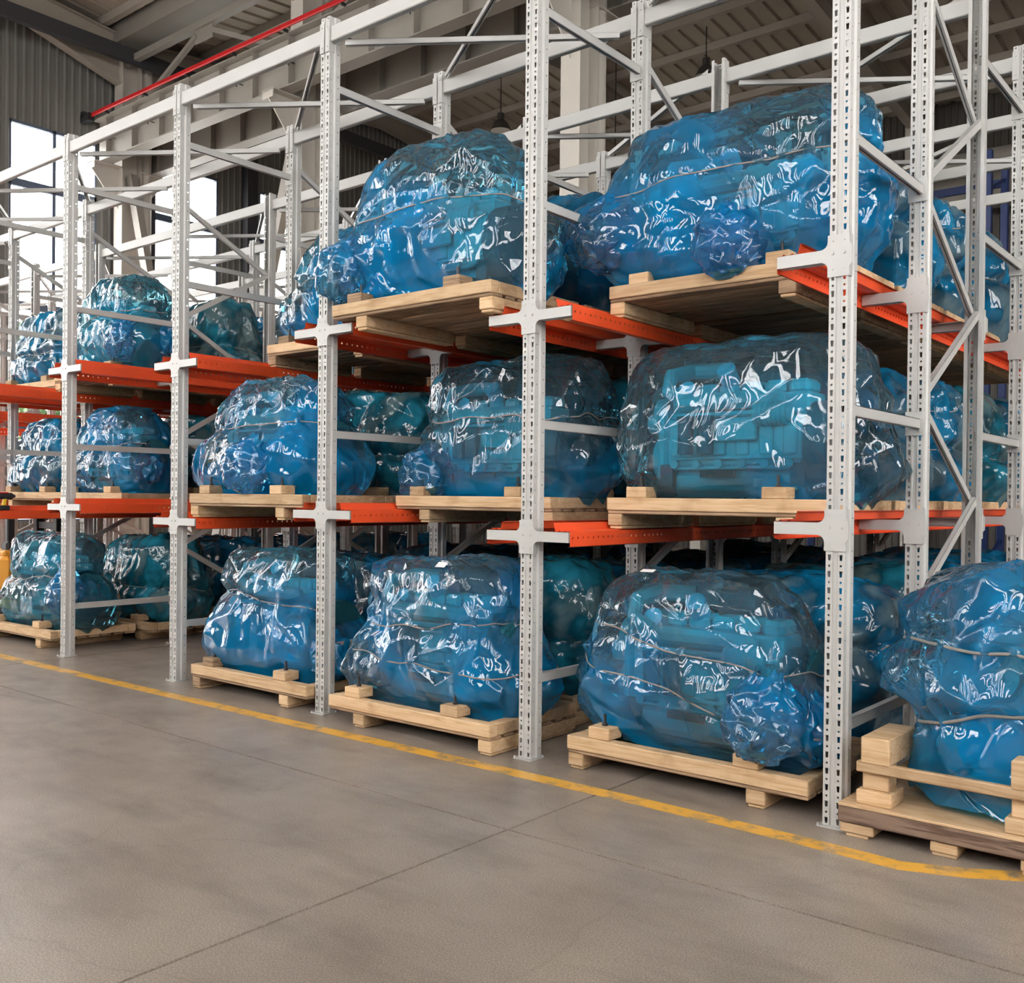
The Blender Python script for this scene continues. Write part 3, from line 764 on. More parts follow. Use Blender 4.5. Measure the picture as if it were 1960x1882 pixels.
# ================================================================== ENGINES
def engine_parts():
    """engine along x, crankshaft end -x, flywheel +x; origin on the pallet blocks' level."""
    out = []
    mb = MB().box((-0.02, 0, 0.34), (0.92, 0.40, 0.34), bev=0.03)
    for i in range(6):
        for s_ in (-1, 1):
            mb.box((-0.40 + i * 0.15, s_ * 0.205, 0.36), (0.085, 0.03, 0.22), bev=0.012)
            mb.cyl((-0.40 + i * 0.15, s_ * 0.2, 0.20), (-0.40 + i * 0.15, s_ * 0.235, 0.20), 0.028, 10)
    mb.box((0.0, -0.215, 0.50), (0.86, 0.035, 0.03), bev=0.008).box((0.0, -0.215, 0.235), (0.86, 0.03, 0.02), bev=0.005)
    out.append(('engine_block', mb, M_TEAL, None))
    mb = MB().box((-0.02, 0, 0.085), (0.86, 0.34, 0.17), bev=0.04).box((-0.02, 0, 0.175), (0.92, 0.42, 0.018), bev=0.004)
    for i in range(9):
        for s_ in (-1, 1): mb.cyl((-0.42 + i * 0.1, s_ * 0.195, 0.160), (-0.42 + i * 0.1, s_ * 0.195, 0.192), 0.010, 6)
    out.append(('oil_pan', mb, M_TEAL, 0))
    mb = MB().box((-0.02, 0.03, 0.56), (0.90, 0.30, 0.12), bev=0.015)
    for i in range(6): mb.box((-0.40 + i * 0.15, 0.03, 0.655), (0.135, 0.22, 0.09), bev=0.025)
    out.append(('cylinder_head', mb, M_TEAL, 0))
    mb = MB().cyl((0.44, 0, 0.30), (0.57, 0, 0.30), 0.265, 32).cyl((0.57, 0, 0.30), (0.585, 0, 0.30), 0.235, 32).cyl((0.58, 0, 0.30), (0.60, 0, 0.30), 0.09, 20)
    for i in range(12):
        a = i * math.pi / 6; mb.cyl((0.565, 0.25 * math.cos(a), 0.30 + 0.25 * math.sin(a)), (0.58, 0.25 * math.cos(a), 0.30 + 0.25 * math.sin(a)), 0.012, 6)
    out.append(('flywheel_housing', mb, M_TEALD, 0))
    mb = MB().box((-0.50, 0, 0.33), (0.07, 0.42, 0.46), bev=0.02).cyl((-0.53, 0, 0.24), (-0.60, 0, 0.24), 0.14, 28).cyl((-0.60, 0, 0.24), (-0.62, 0, 0.24), 0.06, 16)
    mb.cyl((-0.53, 0.02, 0.52), (-0.62, 0.02, 0.52), 0.115, 24).cyl((-0.53, -0.16, 0.46), (-0.60, -0.16, 0.46), 0.06, 16)
    out.append(('front_cover', mb, M_TEAL, 0))
    mb = MB().cyl((-0.42, 0.26, 0.56), (0.40, 0.26, 0.56), 0.065, 14)
    for i in range(6): mb.cyl((-0.40 + i * 0.15, 0.14, 0.56), (-0.40 + i * 0.15, 0.26, 0.56), 0.035, 10)
    mb.cyl((0.0, 0.30, 0.60), (0.0, 0.30, 0.78), 0.07, 14).cyl((-0.1, 0.32, 0.74), (0.13, 0.32, 0.74), 0.105, 18)
    out.append(('exhaust_manifold', mb, M_TEALD, 0))
    mb = MB().box((-0.05, -0.20, 0.58), (0.72, 0.11, 0.10), bev=0.03).tube([(-0.35, -0.2, 0.60), (-0.46, -0.2, 0.66), (-0.48, -0.12, 0.76), (-0.40, 0.05, 0.80), (-0.2, 0.12, 0.80)], 0.05, 10)
    out.append(('intake_manifold', mb, M_TEAL, 0))
    mb = MB().cyl((0.14, -0.225, 0.49), (0.34, -0.225, 0.49), 0.072, 20).cyl((0.34, -0.225, 0.49), (0.37, -0.225, 0.49), 0.05, 14)
    for i in range(6): mb.cyl((0.16 + i * 0.03, -0.225, 0.49), (0.168 + i * 0.03, -0.225, 0.49), 0.077, 20)
    out.append(('alternator', mb, M_TEAL, 0))
    mb = MB()
    for x in (-0.30, -0.17): mb.cyl((x, -0.28, 0.26), (x, -0.28, 0.46), 0.05, 16).cyl((x, -0.28, 0.46), (x, -0.28, 0.49), 0.056, 16)
    out.append(('filter', mb, M_TEALD, 0))
    mb = MB().box((0.02, -0.235, 0.40), (0.26, 0.035, 0.13), bev=0.008)
    out.append(('control_box', mb, M_TEAL, 0))
    mb = MB().cyl((-0.36, -0.06, 0.62), (-0.36, -0.15, 0.67), 0.055, 16, 0.06).cyl((-0.10, -0.03, 0.70), (-0.10, -0.12, 0.78), 0.06, 16)
    out.append(('plastic_cap', mb, M_CYAN, 0))
    mb = MB().box((-0.10, -0.232, 0.14), (0.24, 0.006, 0.045))
    out.append(('nameplate', mb, M_BLACK, 0))
    mb = MB().box((0.16, -0.178, 0.085), (0.09, 0.008, 0.05))
    out.append(('sticker', mb, M_PLATE, 0))
    for x in (-0.46, 0.40):
        for s_ in (-1, 1): out.append(('mounting_foot', MB().box((x, s_ * 0.27, 0.05), (0.10, 0.20, 0.02), bev=0.003).box((x, s_ * 0.20, 0.12), (0.09, 0.04, 0.16), bev=0.003), M_TEALD, 0))
    return out
ENG = [(n, mb.mesh(n, m_), p) for n, mb, m_, p in engine_parts()]
def pnoise(P, rng, k, n=6):
    o = np.zeros(P.shape[:-1])
    for _ in range(n):
        d = rng.normal(size=3); d /= np.linalg.norm(d); o += np.sin(P @ (d * k * rng.uniform(0.7, 1.4)) + rng.uniform(0, 6.28))
    return o / n * 1.6
def tri(x): return 2 * np.abs(((x / (2 * np.pi)) % 1.0) - 0.5) * 2 - 1

DEF_PATH = [(0.86, 0.66, 0.0), (0.90, 0.72, 0.06), (0.98, 0.90, 0.20), (0.98, 0.99, 0.40), (0.92, 0.82, 0.58), (0.90, 0.74, 0.74), (0.87, 0.66, 0.88), (0.78, 0.54, 0.965), (0.55, 0.36, 0.998), (0.25, 0.16, 1.0), (0.0, 0.0, 1.0)]
def film_surface(seed, hw, hd, h, ties=(), bulges=(), path=DEF_PATH, lean=(0, 0), nu=200, nv=100, crump=1.0, expo=3.4):
    rng = np.random.default_rng(seed)
    pts = np.array(path, float); d = np.hypot(np.diff(pts[:, 0]) * hw, np.diff(pts[:, 2]) * h); s_ = np.r_[0, np.cumsum(d)]; s_ /= s_[-1]
    v = np.linspace(0, 1, nv)
    # smooth interpolation of the profile
    def interp(c):
        y = np.interp(v, s_, pts[:, c]); kk = 5; yp = np.r_[[y[0]] * kk, y, [y[-1]] * kk]
        return np.convolve(yp, np.ones(2 * kk + 1) / (2 * kk + 1), 'same')[kk:-kk]
    rx, ry, pz = interp(0), interp(1), interp(2)
    rx[-1] = ry[-1] = 0.0
    th = np.linspace(0, 2 * np.pi, nu, endpoint=False)
    TH, V = np.meshgrid(th, v); RX = np.interp(V, v, rx); RY = np.interp(V, v, ry); PZ = np.interp(V, v, pz)
    c, s = np.cos(TH), np.sin(TH)
    den = (np.abs(c) ** expo + np.abs(s) ** expo) ** (1 / expo)
    ux, uy = c / den, s / den
    Z = PZ * h
    # tie ropes pull the bag in
    pull = np.ones_like(Z); pleat = np.zeros_like(Z)
    tz = []
    for (z0, tilt, phi, stg) in ties:
        zc = z0 * h + tilt * h * np.cos(TH - phi); dz = (Z - zc)
        pull -= stg * np.exp(-(dz / (0.055 * h)) ** 2) + 0.35 * stg * np.exp(-(dz / (0.16 * h)) ** 2)
        pleat += min(1.0, stg / 0.08) * np.exp(-np.abs(dz) / (0.15 * h)); tz.append(zc)
    def hull(t_, v_):
        rx_, ry_, pz_ = np.interp(v_, v, rx), np.interp(v_, v, ry), np.interp(v_, v, pz)
        c_, s_2 = np.cos(t_), np.sin(t_); dn = (np.abs(c_) ** expo + np.abs(s_2) ** expo) ** (1 / expo)
        return np.stack([rx_ * hw * c_ / dn, ry_ * hd * s_2 / dn, pz_ * h], -1)
    # the sheet spans flat between the points it rests on: coarse jittered triangles, then folds
    cu, cv = 26, 13
    ju = (np.arange(cu)[None, :] + rng.uniform(-0.42, 0.42, (cv + 1, cu))) / cu * 2 * np.pi
    jv = (np.arange(cv + 1)[:, None] + rng.uniform(-0.36, 0.36, (cv + 1, cu))) / cv; jv[0] = 0; jv[-1] = 1; jv[-2] = np.minimum(jv[-2], 0.95)
    G = hull(ju, np.clip(jv, 0, 1)); rad = rng.uniform(-0.045, 0.03, (cv + 1, cu)); rad[0] = 0; rad[-1] = 0
    G[..., 0] += np.cos(ju) * rad; G[..., 1] += np.sin(ju) * rad; G[1:-1, :, 2] += rng.uniform(-0.02, 0.02, (cv - 1, cu))
    gu = TH / (2 * np.pi) * cu; gv = np.clip(V * cv, 0, cv - 1e-6)
    iu, iv = gu.astype(int) % cu, gv.astype(int); fu, fv = (gu - np.floor(gu))[..., None], (gv - iv)[..., None]
    iu2 = (iu + 1) % cu
    A_, B_, C_, D_ = G[iv, iu], G[iv, iu2], G[iv + 1, iu], G[iv + 1, iu2]
    dg = rng.random((cv, cu))[iv, iu][..., None] < 0.5
    t1 = np.where(fu + fv < 1, A_ + (B_ - A_) * fu + (C_ - A_) * fv, D_ + (C_ - D_) * (1 - fu) + (B_ - D_) * (1 - fv))
    t2 = np.where(fu > fv, A_ + (B_ - A_) * fu + (D_ - B_) * fv, A_ + (D_ - C_) * fu + (C_ - A_) * fv)
    FAC = np.where(dg, t1, t2)
    SM = np.stack([RX * hw * ux, RY * hd * uy, Z], -1)
    P = SM * 0.22 + FAC * 0.78
    P[..., :2] *= pull[..., None]
    X, Y = P[..., 0], P[..., 1]
    # outward direction
    side = np.clip(1.25 - V * 1.3, 0, 1); nx, ny, nz = c * np.maximum(side, 0.25), s * np.maximum(side, 0.25), np.clip((V - 0.45) * 2.2, 0, 1)
    ln = np.sqrt(nx ** 2 + ny ** 2 + nz ** 2) + 1e-6; N = np.stack([nx / ln, ny / ln, nz / ln], -1)
    D = 0.028 * pnoise(P, rng, 4.0)
    wv = 0.9 * pnoise(P, rng, 5.0)
    # sheets hang between sharp ridges: two cell scales, then finer crumples
    Q = P * np.array([1, 1, 0.7]) + 0.05 * np.stack([pnoise(P, rng, 7.0) for _ in range(3)], -1)
    Qf = Q.reshape(-1, 3)
    fold = np.zeros_like(D)
    for cell, amp in ((0.30, 0.022), (0.135, 0.018)):
        ns = int(4.2 * 0.7 / cell ** 2); seeds = Qf[rng.integers(0, len(Qf), ns)] + rng.normal(size=(ns, 3)) * cell * 0.3
        out = np.empty(len(Qf))
        for c0 in range(0, len(Qf), 8192):
            q = Qf[c0:c0 + 8192]
            d2 = (q ** 2).sum(1)[:, None] + (seeds ** 2).sum(1)[None] - 2 * q @ seeds.T
            t2 = np.sqrt(np.maximum(np.partition(d2, 1, axis=1)[:, :2], 0)); out[c0:c0 + 8192] = t2[:, 1] - t2[:, 0]
        rg = np.clip(1 - out / (cell * 0.62), 0, 1) ** 1.35
        msk = 1.0 if cell > 0.2 else np.clip(0.5 + 1.1 * pnoise(P, rng, 5.0, 4), 0, 1)
        fold += amp * msk * (rg.reshape(D.shape) - 0.35)
    for k, amp, n in ((24, 0.0105, 4), (52, 0.0054, 5)):
        for _ in range(n):
            dd = rng.normal(size=3) * np.array([1, 1, 0.5]); dd /= np.linalg.norm(dd)
            ph = P @ (dd * k * rng.uniform(0.75, 1.3)) + rng.uniform(0, 6.28) + wv * rng.uniform(0.3, 1.1)
            msk = np.clip(0.42 + 1.2 * pnoise(P, rng, 6.0, 4), 0.12, 1)
            fold += amp * msk * tri(ph) / math.sqrt(n)
    bump_ = np.zeros_like(D)
    for (bt, bz, amp, st_, sz) in bulges:
        dt = np.angle(np.exp(1j * (TH - bt))); bump_ += np.exp(-(dt / (st_ * 1.3)) ** 2 - ((Z / h - bz) / (sz * 1.3)) ** 2)
    fold = fold * (1 + 0.9 * np.clip(bump_, 0, 1))
    D += crump * fold * np.clip(1.2 - 0.7 * np.clip((V - 0.7) / 0.3, 0, 1), 0.5, 1)
    D += 0.024 * pleat * (tri(TH * 13 + 2.2 * wv) * 0.6 + tri(TH * 31 + 3 * wv) * 0.4)
    for (bt, bz, amp, st_, sz) in bulges:
        dt = np.angle(np.exp(1j * (TH - bt))); D += amp * np.exp(-(dt / st_) ** 2 - ((Z / h - bz) / sz) ** 2)
    hem = np.clip(1 - V * 14, 0, 1)
    fade = np.clip((1 - V) * 12, 0, 1)
    P = P + N * (D * fade)[..., None]
    P[..., 2] += hem * (0.030 * tri(TH * 3 + wv) + 0.018 * tri(TH * 11 + 2 * wv)) + 0.012 * pnoise(np.stack([X, Y, Z * 0], -1), rng, 7.0) * np.clip((V - 0.6) * 3, 0, 1)
    P[..., 0] += lean[0] * PZ; P[..., 1] += lean[1] * PZ
    P[..., 2] = np.clip(P[..., 2], -0.04, None)
    return P, tz, Z
def layer_toplight_mask(me, V, seed, dbl):
    r2 = np.random.default_rng(seed + 900); V = np.asarray(V)
    z = V[:, 2]; z = (z - z.min()) / (np.ptp(z) + 1e-6)
    q = 0.5 + 0.13 * pnoise(V, r2, 5.0, 7) + 0.06 * pnoise(V, r2, 13.0, 7) - 0.18 * z + 0.09 + dbl  # height term pales the bag tops, painting the light caught there
    t = np.clip((q - 0.44) / 0.16, 0, 1); t = t * t * (3 - 2 * t)
    at = me.attributes.new('layers_toplight', 'FLOAT', 'POINT'); at.data.foreach_set('value', t.astype(np.float32))
def film_mesh(name, m_, dbl=0.0, **kw):
    P, tz, Z = film_surface(**kw); nv, nu = P.shape[:2]
    V = P[:-1].reshape(-1, 3); top = P[-1].mean(0)
    V = np.vstack([V, top[None]])
    i, j = np.meshgrid(np.arange(nv - 2), np.arange(nu), indexing='ij')
    a = i * nu + j; b = i * nu + (j + 1) % nu
    Fq = np.stack([a, b, b + nu, a + nu], -1).reshape(-1, 4)
    last = (nv - 2) * nu; jj = np.arange(nu)
    Ft = np.stack([last + jj, last + (jj + 1) % nu, np.full(nu, len(V) - 1)], -1)
    me = bpy.data.meshes.new(name)
    me.from_pydata(V.tolist(), [], Fq.tolist() + Ft.tolist()); me.polygons.foreach_set('use_smooth', [True] * len(me.polygons))
    me.materials.append(m_); me.update(); layer_toplight_mask(me, V, kw['seed'], dbl)
    ropes = []
    for zc in tz:
        pts = []
        for c in range(0, nu, 2):
            col_ = Z[:, c]; k = int(np.argmin(np.abs(col_[: int(nv * 0.8)] - zc[0, c] if zc.ndim == 2 else 0)))
            p = P[k, c].copy(); p[:2] *= 1.012; pts.append(p)
        pts = np.array(pts)
        for _ in range(7): pts = (np.roll(pts, 1, 0) + pts + np.roll(pts, -1, 0)) / 3
        ropes.append([tuple(p) for p in pts])
    return me, ropes

TUFT = [(0.30, 0.30, 0.0), (0.55, 0.55, 0.12), (0.95, 0.95, 0.35), (1.0, 1.0, 0.6), (0.85, 0.85, 0.82), (0.5, 0.5, 0.96), (0.2, 0.2, 1.0), (0, 0, 1.0)]
TUFTS = [film_surface(seed=70 + i, hw=a, hd=b, h=c, path=TUFT, nu=110, nv=60, crump=0.75, expo=2.2) for i, (a, b, c) in enumerate(((0.20, 0.15, 0.42), (0.15, 0.12, 0.34), (0.26, 0.16, 0.50)))]
def tuft_mesh(i):
    P, _, _ = TUFTS[i]; nv, nu = P.shape[:2]; V = P.reshape(-1, 3)
    f = [(r_ * nu + c, r_ * nu + (c + 1) % nu, (r_ + 1) * nu + (c + 1) % nu, (r_ + 1) * nu + c) for r_ in range(nv - 1) for c in range(nu)]
    me = bpy.data.meshes.new('gathered_film'); me.from_pydata(V.tolist(), [], f); me.polygons.foreach_set('use_smooth', [True] * len(f)); me.materials.append(M_FILM); me.update(); layer_toplight_mask(me, V, i, 0.05); return me
# (lane, level): list of (mesh, location in the bag's frame, rotation)
GATHER = {('A', 0): [(0, (0.50, -0.33, 0.52), (R(168), R(8), R(20))), (1, (0.62, -0.25, 0.42), (R(175), R(-12), R(60)))],
          ('A', 2): [(2, (-0.62, -0.30, 0.62), (R(160), R(25), 0)), (0, (0.05, -0.36, 0.42), (R(158), R(-10), R(40)))],
          ('B', 1): [(0, (-0.56, -0.22, 0.42), (R(165), R(12), R(0)))],
          ('B', 2): [(0, (-0.58, -0.26, 0.52), (R(165), R(14), R(0)))],
          ('C', 1): [(0, (0.16, -0.33, 0.48), (R(160), R(5), R(10)))],
          ('C', 0): [(1, (0.66, -0.2, 0.40), (R(165), R(-25), R(30)))],
          ('E', 2): [(0, (0.50, -0.28, 0.55), (R(165), R(-8), R(0))), (1, (0.70, 0.0, 0.5), (R(175), R(-25), R(0)))],
          ('E', 1): [(1, (0.66, -0.1, 0.48), (R(170), R(-20), R(0)))],
          ('E', 0): [(0, (0.60, -0.22, 0.62), (R(170), R(-20), R(0)))]}
def wrapped_engine(loc, rz, me_ropes, label, group, full=True, eng_scale=1.0, eoff=(0, 0, 0), sticker=None, gather=()):
    root = empty('wrapped_engine', loc, (0, 0, rz))
    me, ropes = me_ropes
    f = link('plastic_film', me, root)
    if full:
        objs = []
        for n_, m_, p in ENG:
            o = link(n_, m_, root if p is None else objs[p])
            if p is None: o.location = eoff; o.scale = (eng_scale, eng_scale * 0.82, eng_scale)
            objs.append(o)
    for r_ in ropes:
        key = ('rope', me.name, id(r_))
        rm = shared(key, lambda: MB().tube(r_, 0.0048, 6, closed=True).mesh('tie_rope', M_ROPE, True))
        link('tie_rope', rm, root)
    if sticker:
        link('sticker', shared('stk', lambda: MB().box((0, 0, 0), (0.075, 0.05, 0.002)).mesh('sticker', M_PAPER)), f, sticker[0], sticker[1])
    for (ti, tl_, tr_) in gather:
        link('gathered_film', shared(('tuft', ti), lambda: tuft_mesh(ti)), root, tl_, tr_)
    tag(root, label, 'engine', group)
    return root

RANK = ['first', 'second', 'third', 'fourth', 'fifth', 'sixth', 'seventh']
LEVN = ['on floor', 'on middle rails', 'on top rails']
LANE = {'A': 'lane by the crate', 'B': 'second lane from crate', 'C': 'third lane from crate',
        'E': 'lane past empty lane', 'F': 'second lane past empty lane'}
LK = {'A': 0, 'B': 1, 'C': 2, 'E': 4, 'F': 5}
BASEZ = [0.002, LOW2 + 0.012, LOW3 + 0.012]
EZ = TOPZ + 0.02       # engine feet level above pallet base

# shared films for the rows behind
def var(seed, hw=0.76, hd=0.42, h=0.90, m_=None, nu=190, nv=95, **kw):
    return film_mesh('plastic_film', m_ or M_FILM, seed=seed, hw=hw, hd=hd, h=h, nu=nu, nv=nv, **kw)
VARS = [var(101, ties=((0.55, 0.03, 0.5, 0.10),), bulges=((0.3, 0.3, 0.08, 0.5, 0.2),), m_=M_FILMD),
        var(102, ties=((0.48, 0.05, 2.0, 0.12), (0.75, 0.02, 1.0, 0.06)), h=0.92, m_=M_FILMD),
        var(103, ties=((0.6, 0.02, 3.0, 0.14),), bulges=((5.5, 0.5, 0.10, 0.5, 0.25),), h=0.88, m_=M_FILMD),
        var(104, ties=((0.42, 0.04, 1.0, 0.12),), bulges=((3.4, 0.3, 0.1, 0.6, 0.2),), m_=M_FILMDG, h=0.93)]

# films of the front row, each its own
PI = math.pi
def P_(*rows): return list(rows)
TALLBOX = [(0.85, 0.64, 0.0), (0.89, 0.70, 0.07), (0.98, 0.88, 0.22), (0.97, 0.99, 0.45), (0.93, 0.86, 0.72), (0.88, 0.76, 0.88), (0.78, 0.62, 0.965), (0.55, 0.42, 0.998), (0.25, 0.18, 1.0), (0, 0, 1.0)]
FLARE = [(0.86, 0.64, 0.0), (0.92, 0.72, 0.07), (1.0, 0.88, 0.2), (0.88, 0.95, 0.42), (0.77, 0.74, 0.62), (0.78, 0.70, 0.80), (0.76, 0.62, 0.92), (0.68, 0.5, 0.975), (0.45, 0.34, 0.998), (0.2, 0.15, 1.0), (0, 0, 1.0)]
DOME = [(0.86, 0.64, 0.0), (0.91, 0.72, 0.07), (1.0, 0.88, 0.22), (0.95, 0.98, 0.42), (0.84, 0.82, 0.60), (0.74, 0.72, 0.76), (0.66, 0.62, 0.90), (0.52, 0.46, 0.97), (0.30, 0.26, 1.0), (0, 0, 1.0)]
SLOPE_ = [(0.86, 0.64, 0.0), (0.92, 0.72, 0.07), (1.0, 0.90, 0.22), (0.98, 0.98, 0.45), (0.86, 0.9, 0.66), (0.72, 0.78, 0.86), (0.62, 0.62, 0.96), (0.42, 0.42, 0.998), (0.2, 0.18, 1.0), (0, 0, 1.0)]
FRONT = {
 ('A', 0): dict(y0=0.00, cx=-0.84, hw=0.74, hd=0.425, h=0.92, seed=11, path=SLOPE_, lean=(-0.13, 0), ties=((0.60, 0.10, PI, 0.05), (0.36, 0.14, PI, 0.05)), bulges=((5.75, 0.26, 0.15, 0.35, 0.16), (PI, 0.30, 0.08, 0.4, 0.2)), crump=0.85),
 ('A', 1): dict(y0=0.50, cx=-0.91, hw=0.80, hd=0.425, h=0.93, seed=12, path=TALLBOX, ties=(), bulges=((0.1, 0.25, 0.10, 0.5, 0.2), (PI, 0.45, 0.06, 0.4, 0.2)), crump=0.75),
 ('A', 2): dict(y0=0.50, cx=-0.95, hw=0.83, hd=0.44, h=1.00, seed=13, path=TALLBOX, ties=((0.62, 0.02, 1.0, 0.07),), bulges=((3.7, 0.40, 0.22, 0.55, 0.28), (4.7, 0.15, 0.12, 0.4, 0.15), (0, 0.5, 0.06, 0.6, 0.3)), crump=1.15),
 ('B', 0): dict(y0=-0.13, cx=-2.70, hw=0.80, hd=0.425, h=0.92, seed=14, path=FLARE, ties=((0.58, 0.05, 0.4, 0.07), (0.36, 0.03, 2.5, 0.03)), bulges=((PI, 0.2, 0.10, 0.5, 0.16), (0, 0.3, 0.12, 0.4, 0.2)), crump=1.1),
 ('B', 1): dict(y0=0.50, cx=-2.64, hw=0.76, hd=0.425, h=0.94, seed=15, path=TALLBOX, ties=((0.60, 0.02, 2.0, 0.05),), bulges=((PI + 0.2, 0.10, 0.22, 0.35, 0.14), (0, 0.25, 0.06, 0.5, 0.2)), crump=0.9),
 ('B', 2): dict(y0=-0.10, cx=-2.78, hw=0.86, hd=0.425, h=1.05, seed=16, path=DOME, ties=((0.52, 0.05, 5.0, 0.07),), bulges=((PI + 0.1, 0.28, 0.14, 0.45, 0.2), (0, 0.3, 0.10, 0.4, 0.2)), crump=1.1),
 ('C', 0): dict(y0=-0.07, cx=-4.42, hw=0.83, hd=0.425, h=0.90, seed=17, path=FLARE, ties=((0.62, 0.06, PI, 0.12),), bulges=((PI, 0.15, 0.08, 0.5, 0.16),), crump=0.9),
 ('C', 1): dict(y0=0.00, cx=-4.62, hw=0.86, hd=0.425, h=0.90, seed=18, path=DOME, ties=((0.60, 0.02, 0, 0.10),), bulges=((PI, 0.3, 0.10, 0.5, 0.2), (0, 0.2, 0.06, 0.5, 0.2)), crump=1.0, lean=(0.06, 0)),
 ('C', 2): dict(y0=0.73, cx=-4.48, hw=0.80, hd=0.425, h=0.98, seed=19, path=DOME, ties=((0.60, 0.04, 0, 0.10),), bulges=((PI, 0.3, 0.12, 0.5, 0.2),), crump=1.0),
 ('E', 0): dict(y0=0.05, cx=-8.28, hw=0.80, hd=0.425, h=0.90, seed=20, path=FLARE, ties=((0.55, 0.02, 0, 0.12),), bulges=((PI + 0.3, 0.15, 0.2, 0.4, 0.16), (5.8, 0.4, 0.12, 0.4, 0.2)), crump=1.1),
 ('E', 1): dict(y0=0.68, cx=-8.15, hw=0.76, hd=0.425, h=0.90, seed=21, path=DOME, ties=((0.55, 0.04, 0, 0.10),), bulges=((5.8, 0.4, 0.12, 0.4, 0.2),), crump=1.2),
 ('E', 2): dict(y0=0.68, cx=-8.10, hw=0.76, hd=0.425, h=1.00, seed=22, path=DOME, ties=((0.60, 0.04, 0, 0.11),), bulges=((5.9, 0.35, 0.14, 0.4, 0.2),), crump=1.3),
}
DBL = {('A', 1): -0.11, ('A', 2): 0.06, ('B', 0): 0.04, ('B', 1): -0.05, ('C', 0): 0.02, ('C', 1): 0.06, ('C', 2): 0.04, ('E', 1): 0.03}
NROWS = {('A', 0): 6, ('A', 1): 6, ('A', 2): 6, ('B', 0): 6, ('B', 1): 6, ('B', 2): 5, ('C', 0): 6, ('C', 1): 6, ('C', 2): 5, ('E', 0): 6, ('E', 1): 5, ('E', 2): 5, ('F', 1): 3, ('F', 2): 3}
rnd = random.Random(5)
for (L, v), n in NROWS.items():
    k = LK[L]; low_left = (k + 1) % 2 == 1
    xc = UX(k) - W / 2
    fr = FRONT.get((L, v))
    y = fr['y0'] if fr else 0.9
    for i in range(n):
        if v == 0: px = fr['cx'] + (0.02 if L != 'B' else 0.05) if (i == 0) else xc + rnd.uniform(-0.06, 0.06)
        else: px = xc
        lab = '%s, %s from aisle, %s' % (LEVN[v], RANK[i], LANE[L])
        if v == 0 and L == 'A' and i == 0: px = -0.81
        if v == 0 and L == 'B' and i == 0: px = -2.655
        if v == 0 and L == 'C' and i == 0: px = -4.35
        if v == 0 and L == 'E' and i == 0: px = -8.25
        rz = rnd.uniform(-0.012, 0.012) if v == 0 else 0.0
        mat_full = i < 2 or L in ('A', 'E') and i < 3
        pallet((px, y, BASEZ[v]), low_left, rz, 'timber pallet ' + lab, mat_full, 'timber pallets under the wrapped engines', hash((k, v, i)) % 9973)
        if i == 0 and fr:
            kw = {q: fr[q] for q in fr if q not in ('y0', 'cx')}; kw['h'] += 0.05; kw['dbl'] = DBL.get((L, v), 0.0)
            me = film_mesh('plastic_film', M_FILMG if (L, v) in (('E', 2), ('E', 0)) else M_FILM, nu=320, nv=150, **kw)
            stk = None
            if (L, v) == ('A', 0): stk = ((-0.30, -0.20, fr['h'] * 0.985 + 0.07), (R(12), 0, R(10)))
            if (L, v) == ('B', 0): stk = ((0.15, -0.22, fr['h'] * 0.95 + 0.07), (R(35), 0, R(5)))
            wrapped_engine((fr['cx'], y + PD / 2, BASEZ[v] + TOPZ - 0.06), 0, me, 'engine in blue film ' + lab, 'engines wrapped in blue film', True, 0.96, (px - fr['cx'], 0, 0.07), stk, GATHER.get((L, v), ()))
        else:
            vi = rnd.randrange(4)
            me = VARS[vi]
            o = wrapped_engine((px + rnd.uniform(-0.03, 0.03), y + PD / 2, BASEZ[v] + TOPZ - 0.06), rnd.choice((0, PI)) + rnd.uniform(-0.03, 0.03), me, 'engine in blue film ' + lab, 'engines wrapped in blue film', False)
        y += 0.955

# ================================================================== CRATED ENGINE BESIDE THE RACK
cp = empty('crate_pallet', (0.06, -0.085, 0))
def piece(nm, c, d, m_, parent=cp, bev=0.005): return MB().box((0, 0, 0), d, bev=bev).build(nm, m_, parent, loc=c)
CW, CD = 1.12, 1.25
piece('front_beam', (CW / 2, 0.045, 0.100), (CW, 0.09, 0.072), M_WOODD)
piece('back_beam', (CW / 2, CD - 0.045, 0.100), (CW, 0.09, 0.072), M_WOODD)
for x in (0.045, CW - 0.045): piece('side_beam', (x, CD / 2, 0.100), (0.09, CD - 0.185, 0.068), M_WOODD)
piece('deck_board', (CW / 2, CD / 2, 0.1425), (CW, CD, 0.013), M_WOOD, bev=0.002)
for x in (0.08, 0.45, 0.80):
    for y in (0.09, 0.6, CD - 0.12):
        b = piece('foot_block', (x, y, 0.040), (0.15 if x < 0.1 else 0.11, 0.16, 0.046), M_WOOD)
        MB().box((0, 0, 0), (0.10, 0.14, 0.016), bev=0.003).build('foot_board', M_WOOD, b, loc=(0.0, 0, -0.032))
for x in (0.145, 0.755):
    piece('base_block', (x, 0.12, 0.149 + 0.032), (0.155, 0.17, 0.064), M_WOOD)
    piece('post', (x, 0.115, 0.213 + 0.06), (0.115, 0.11, 0.12), M_WOOD)
    piece('top_block', (x + 0.01, 0.20, 0.333 + 0.062), (0.125, 0.36, 0.118), M_WOOD)
    piece('base_block', (x, CD - 0.12, 0.149 + 0.032), (0.155, 0.17, 0.064), M_WOOD)
    piece('post', (x, CD - 0.115, 0.213 + 0.06), (0.115, 0.11, 0.12), M_WOOD)
    piece('top_block', (x + 0.01, CD - 0.20, 0.333 + 0.062), (0.125, 0.36, 0.118), M_WOOD)
piece('cross_bar', (0.455, 0.043, 0.318), (0.77, 0.034, 0.048), M_WOOD)
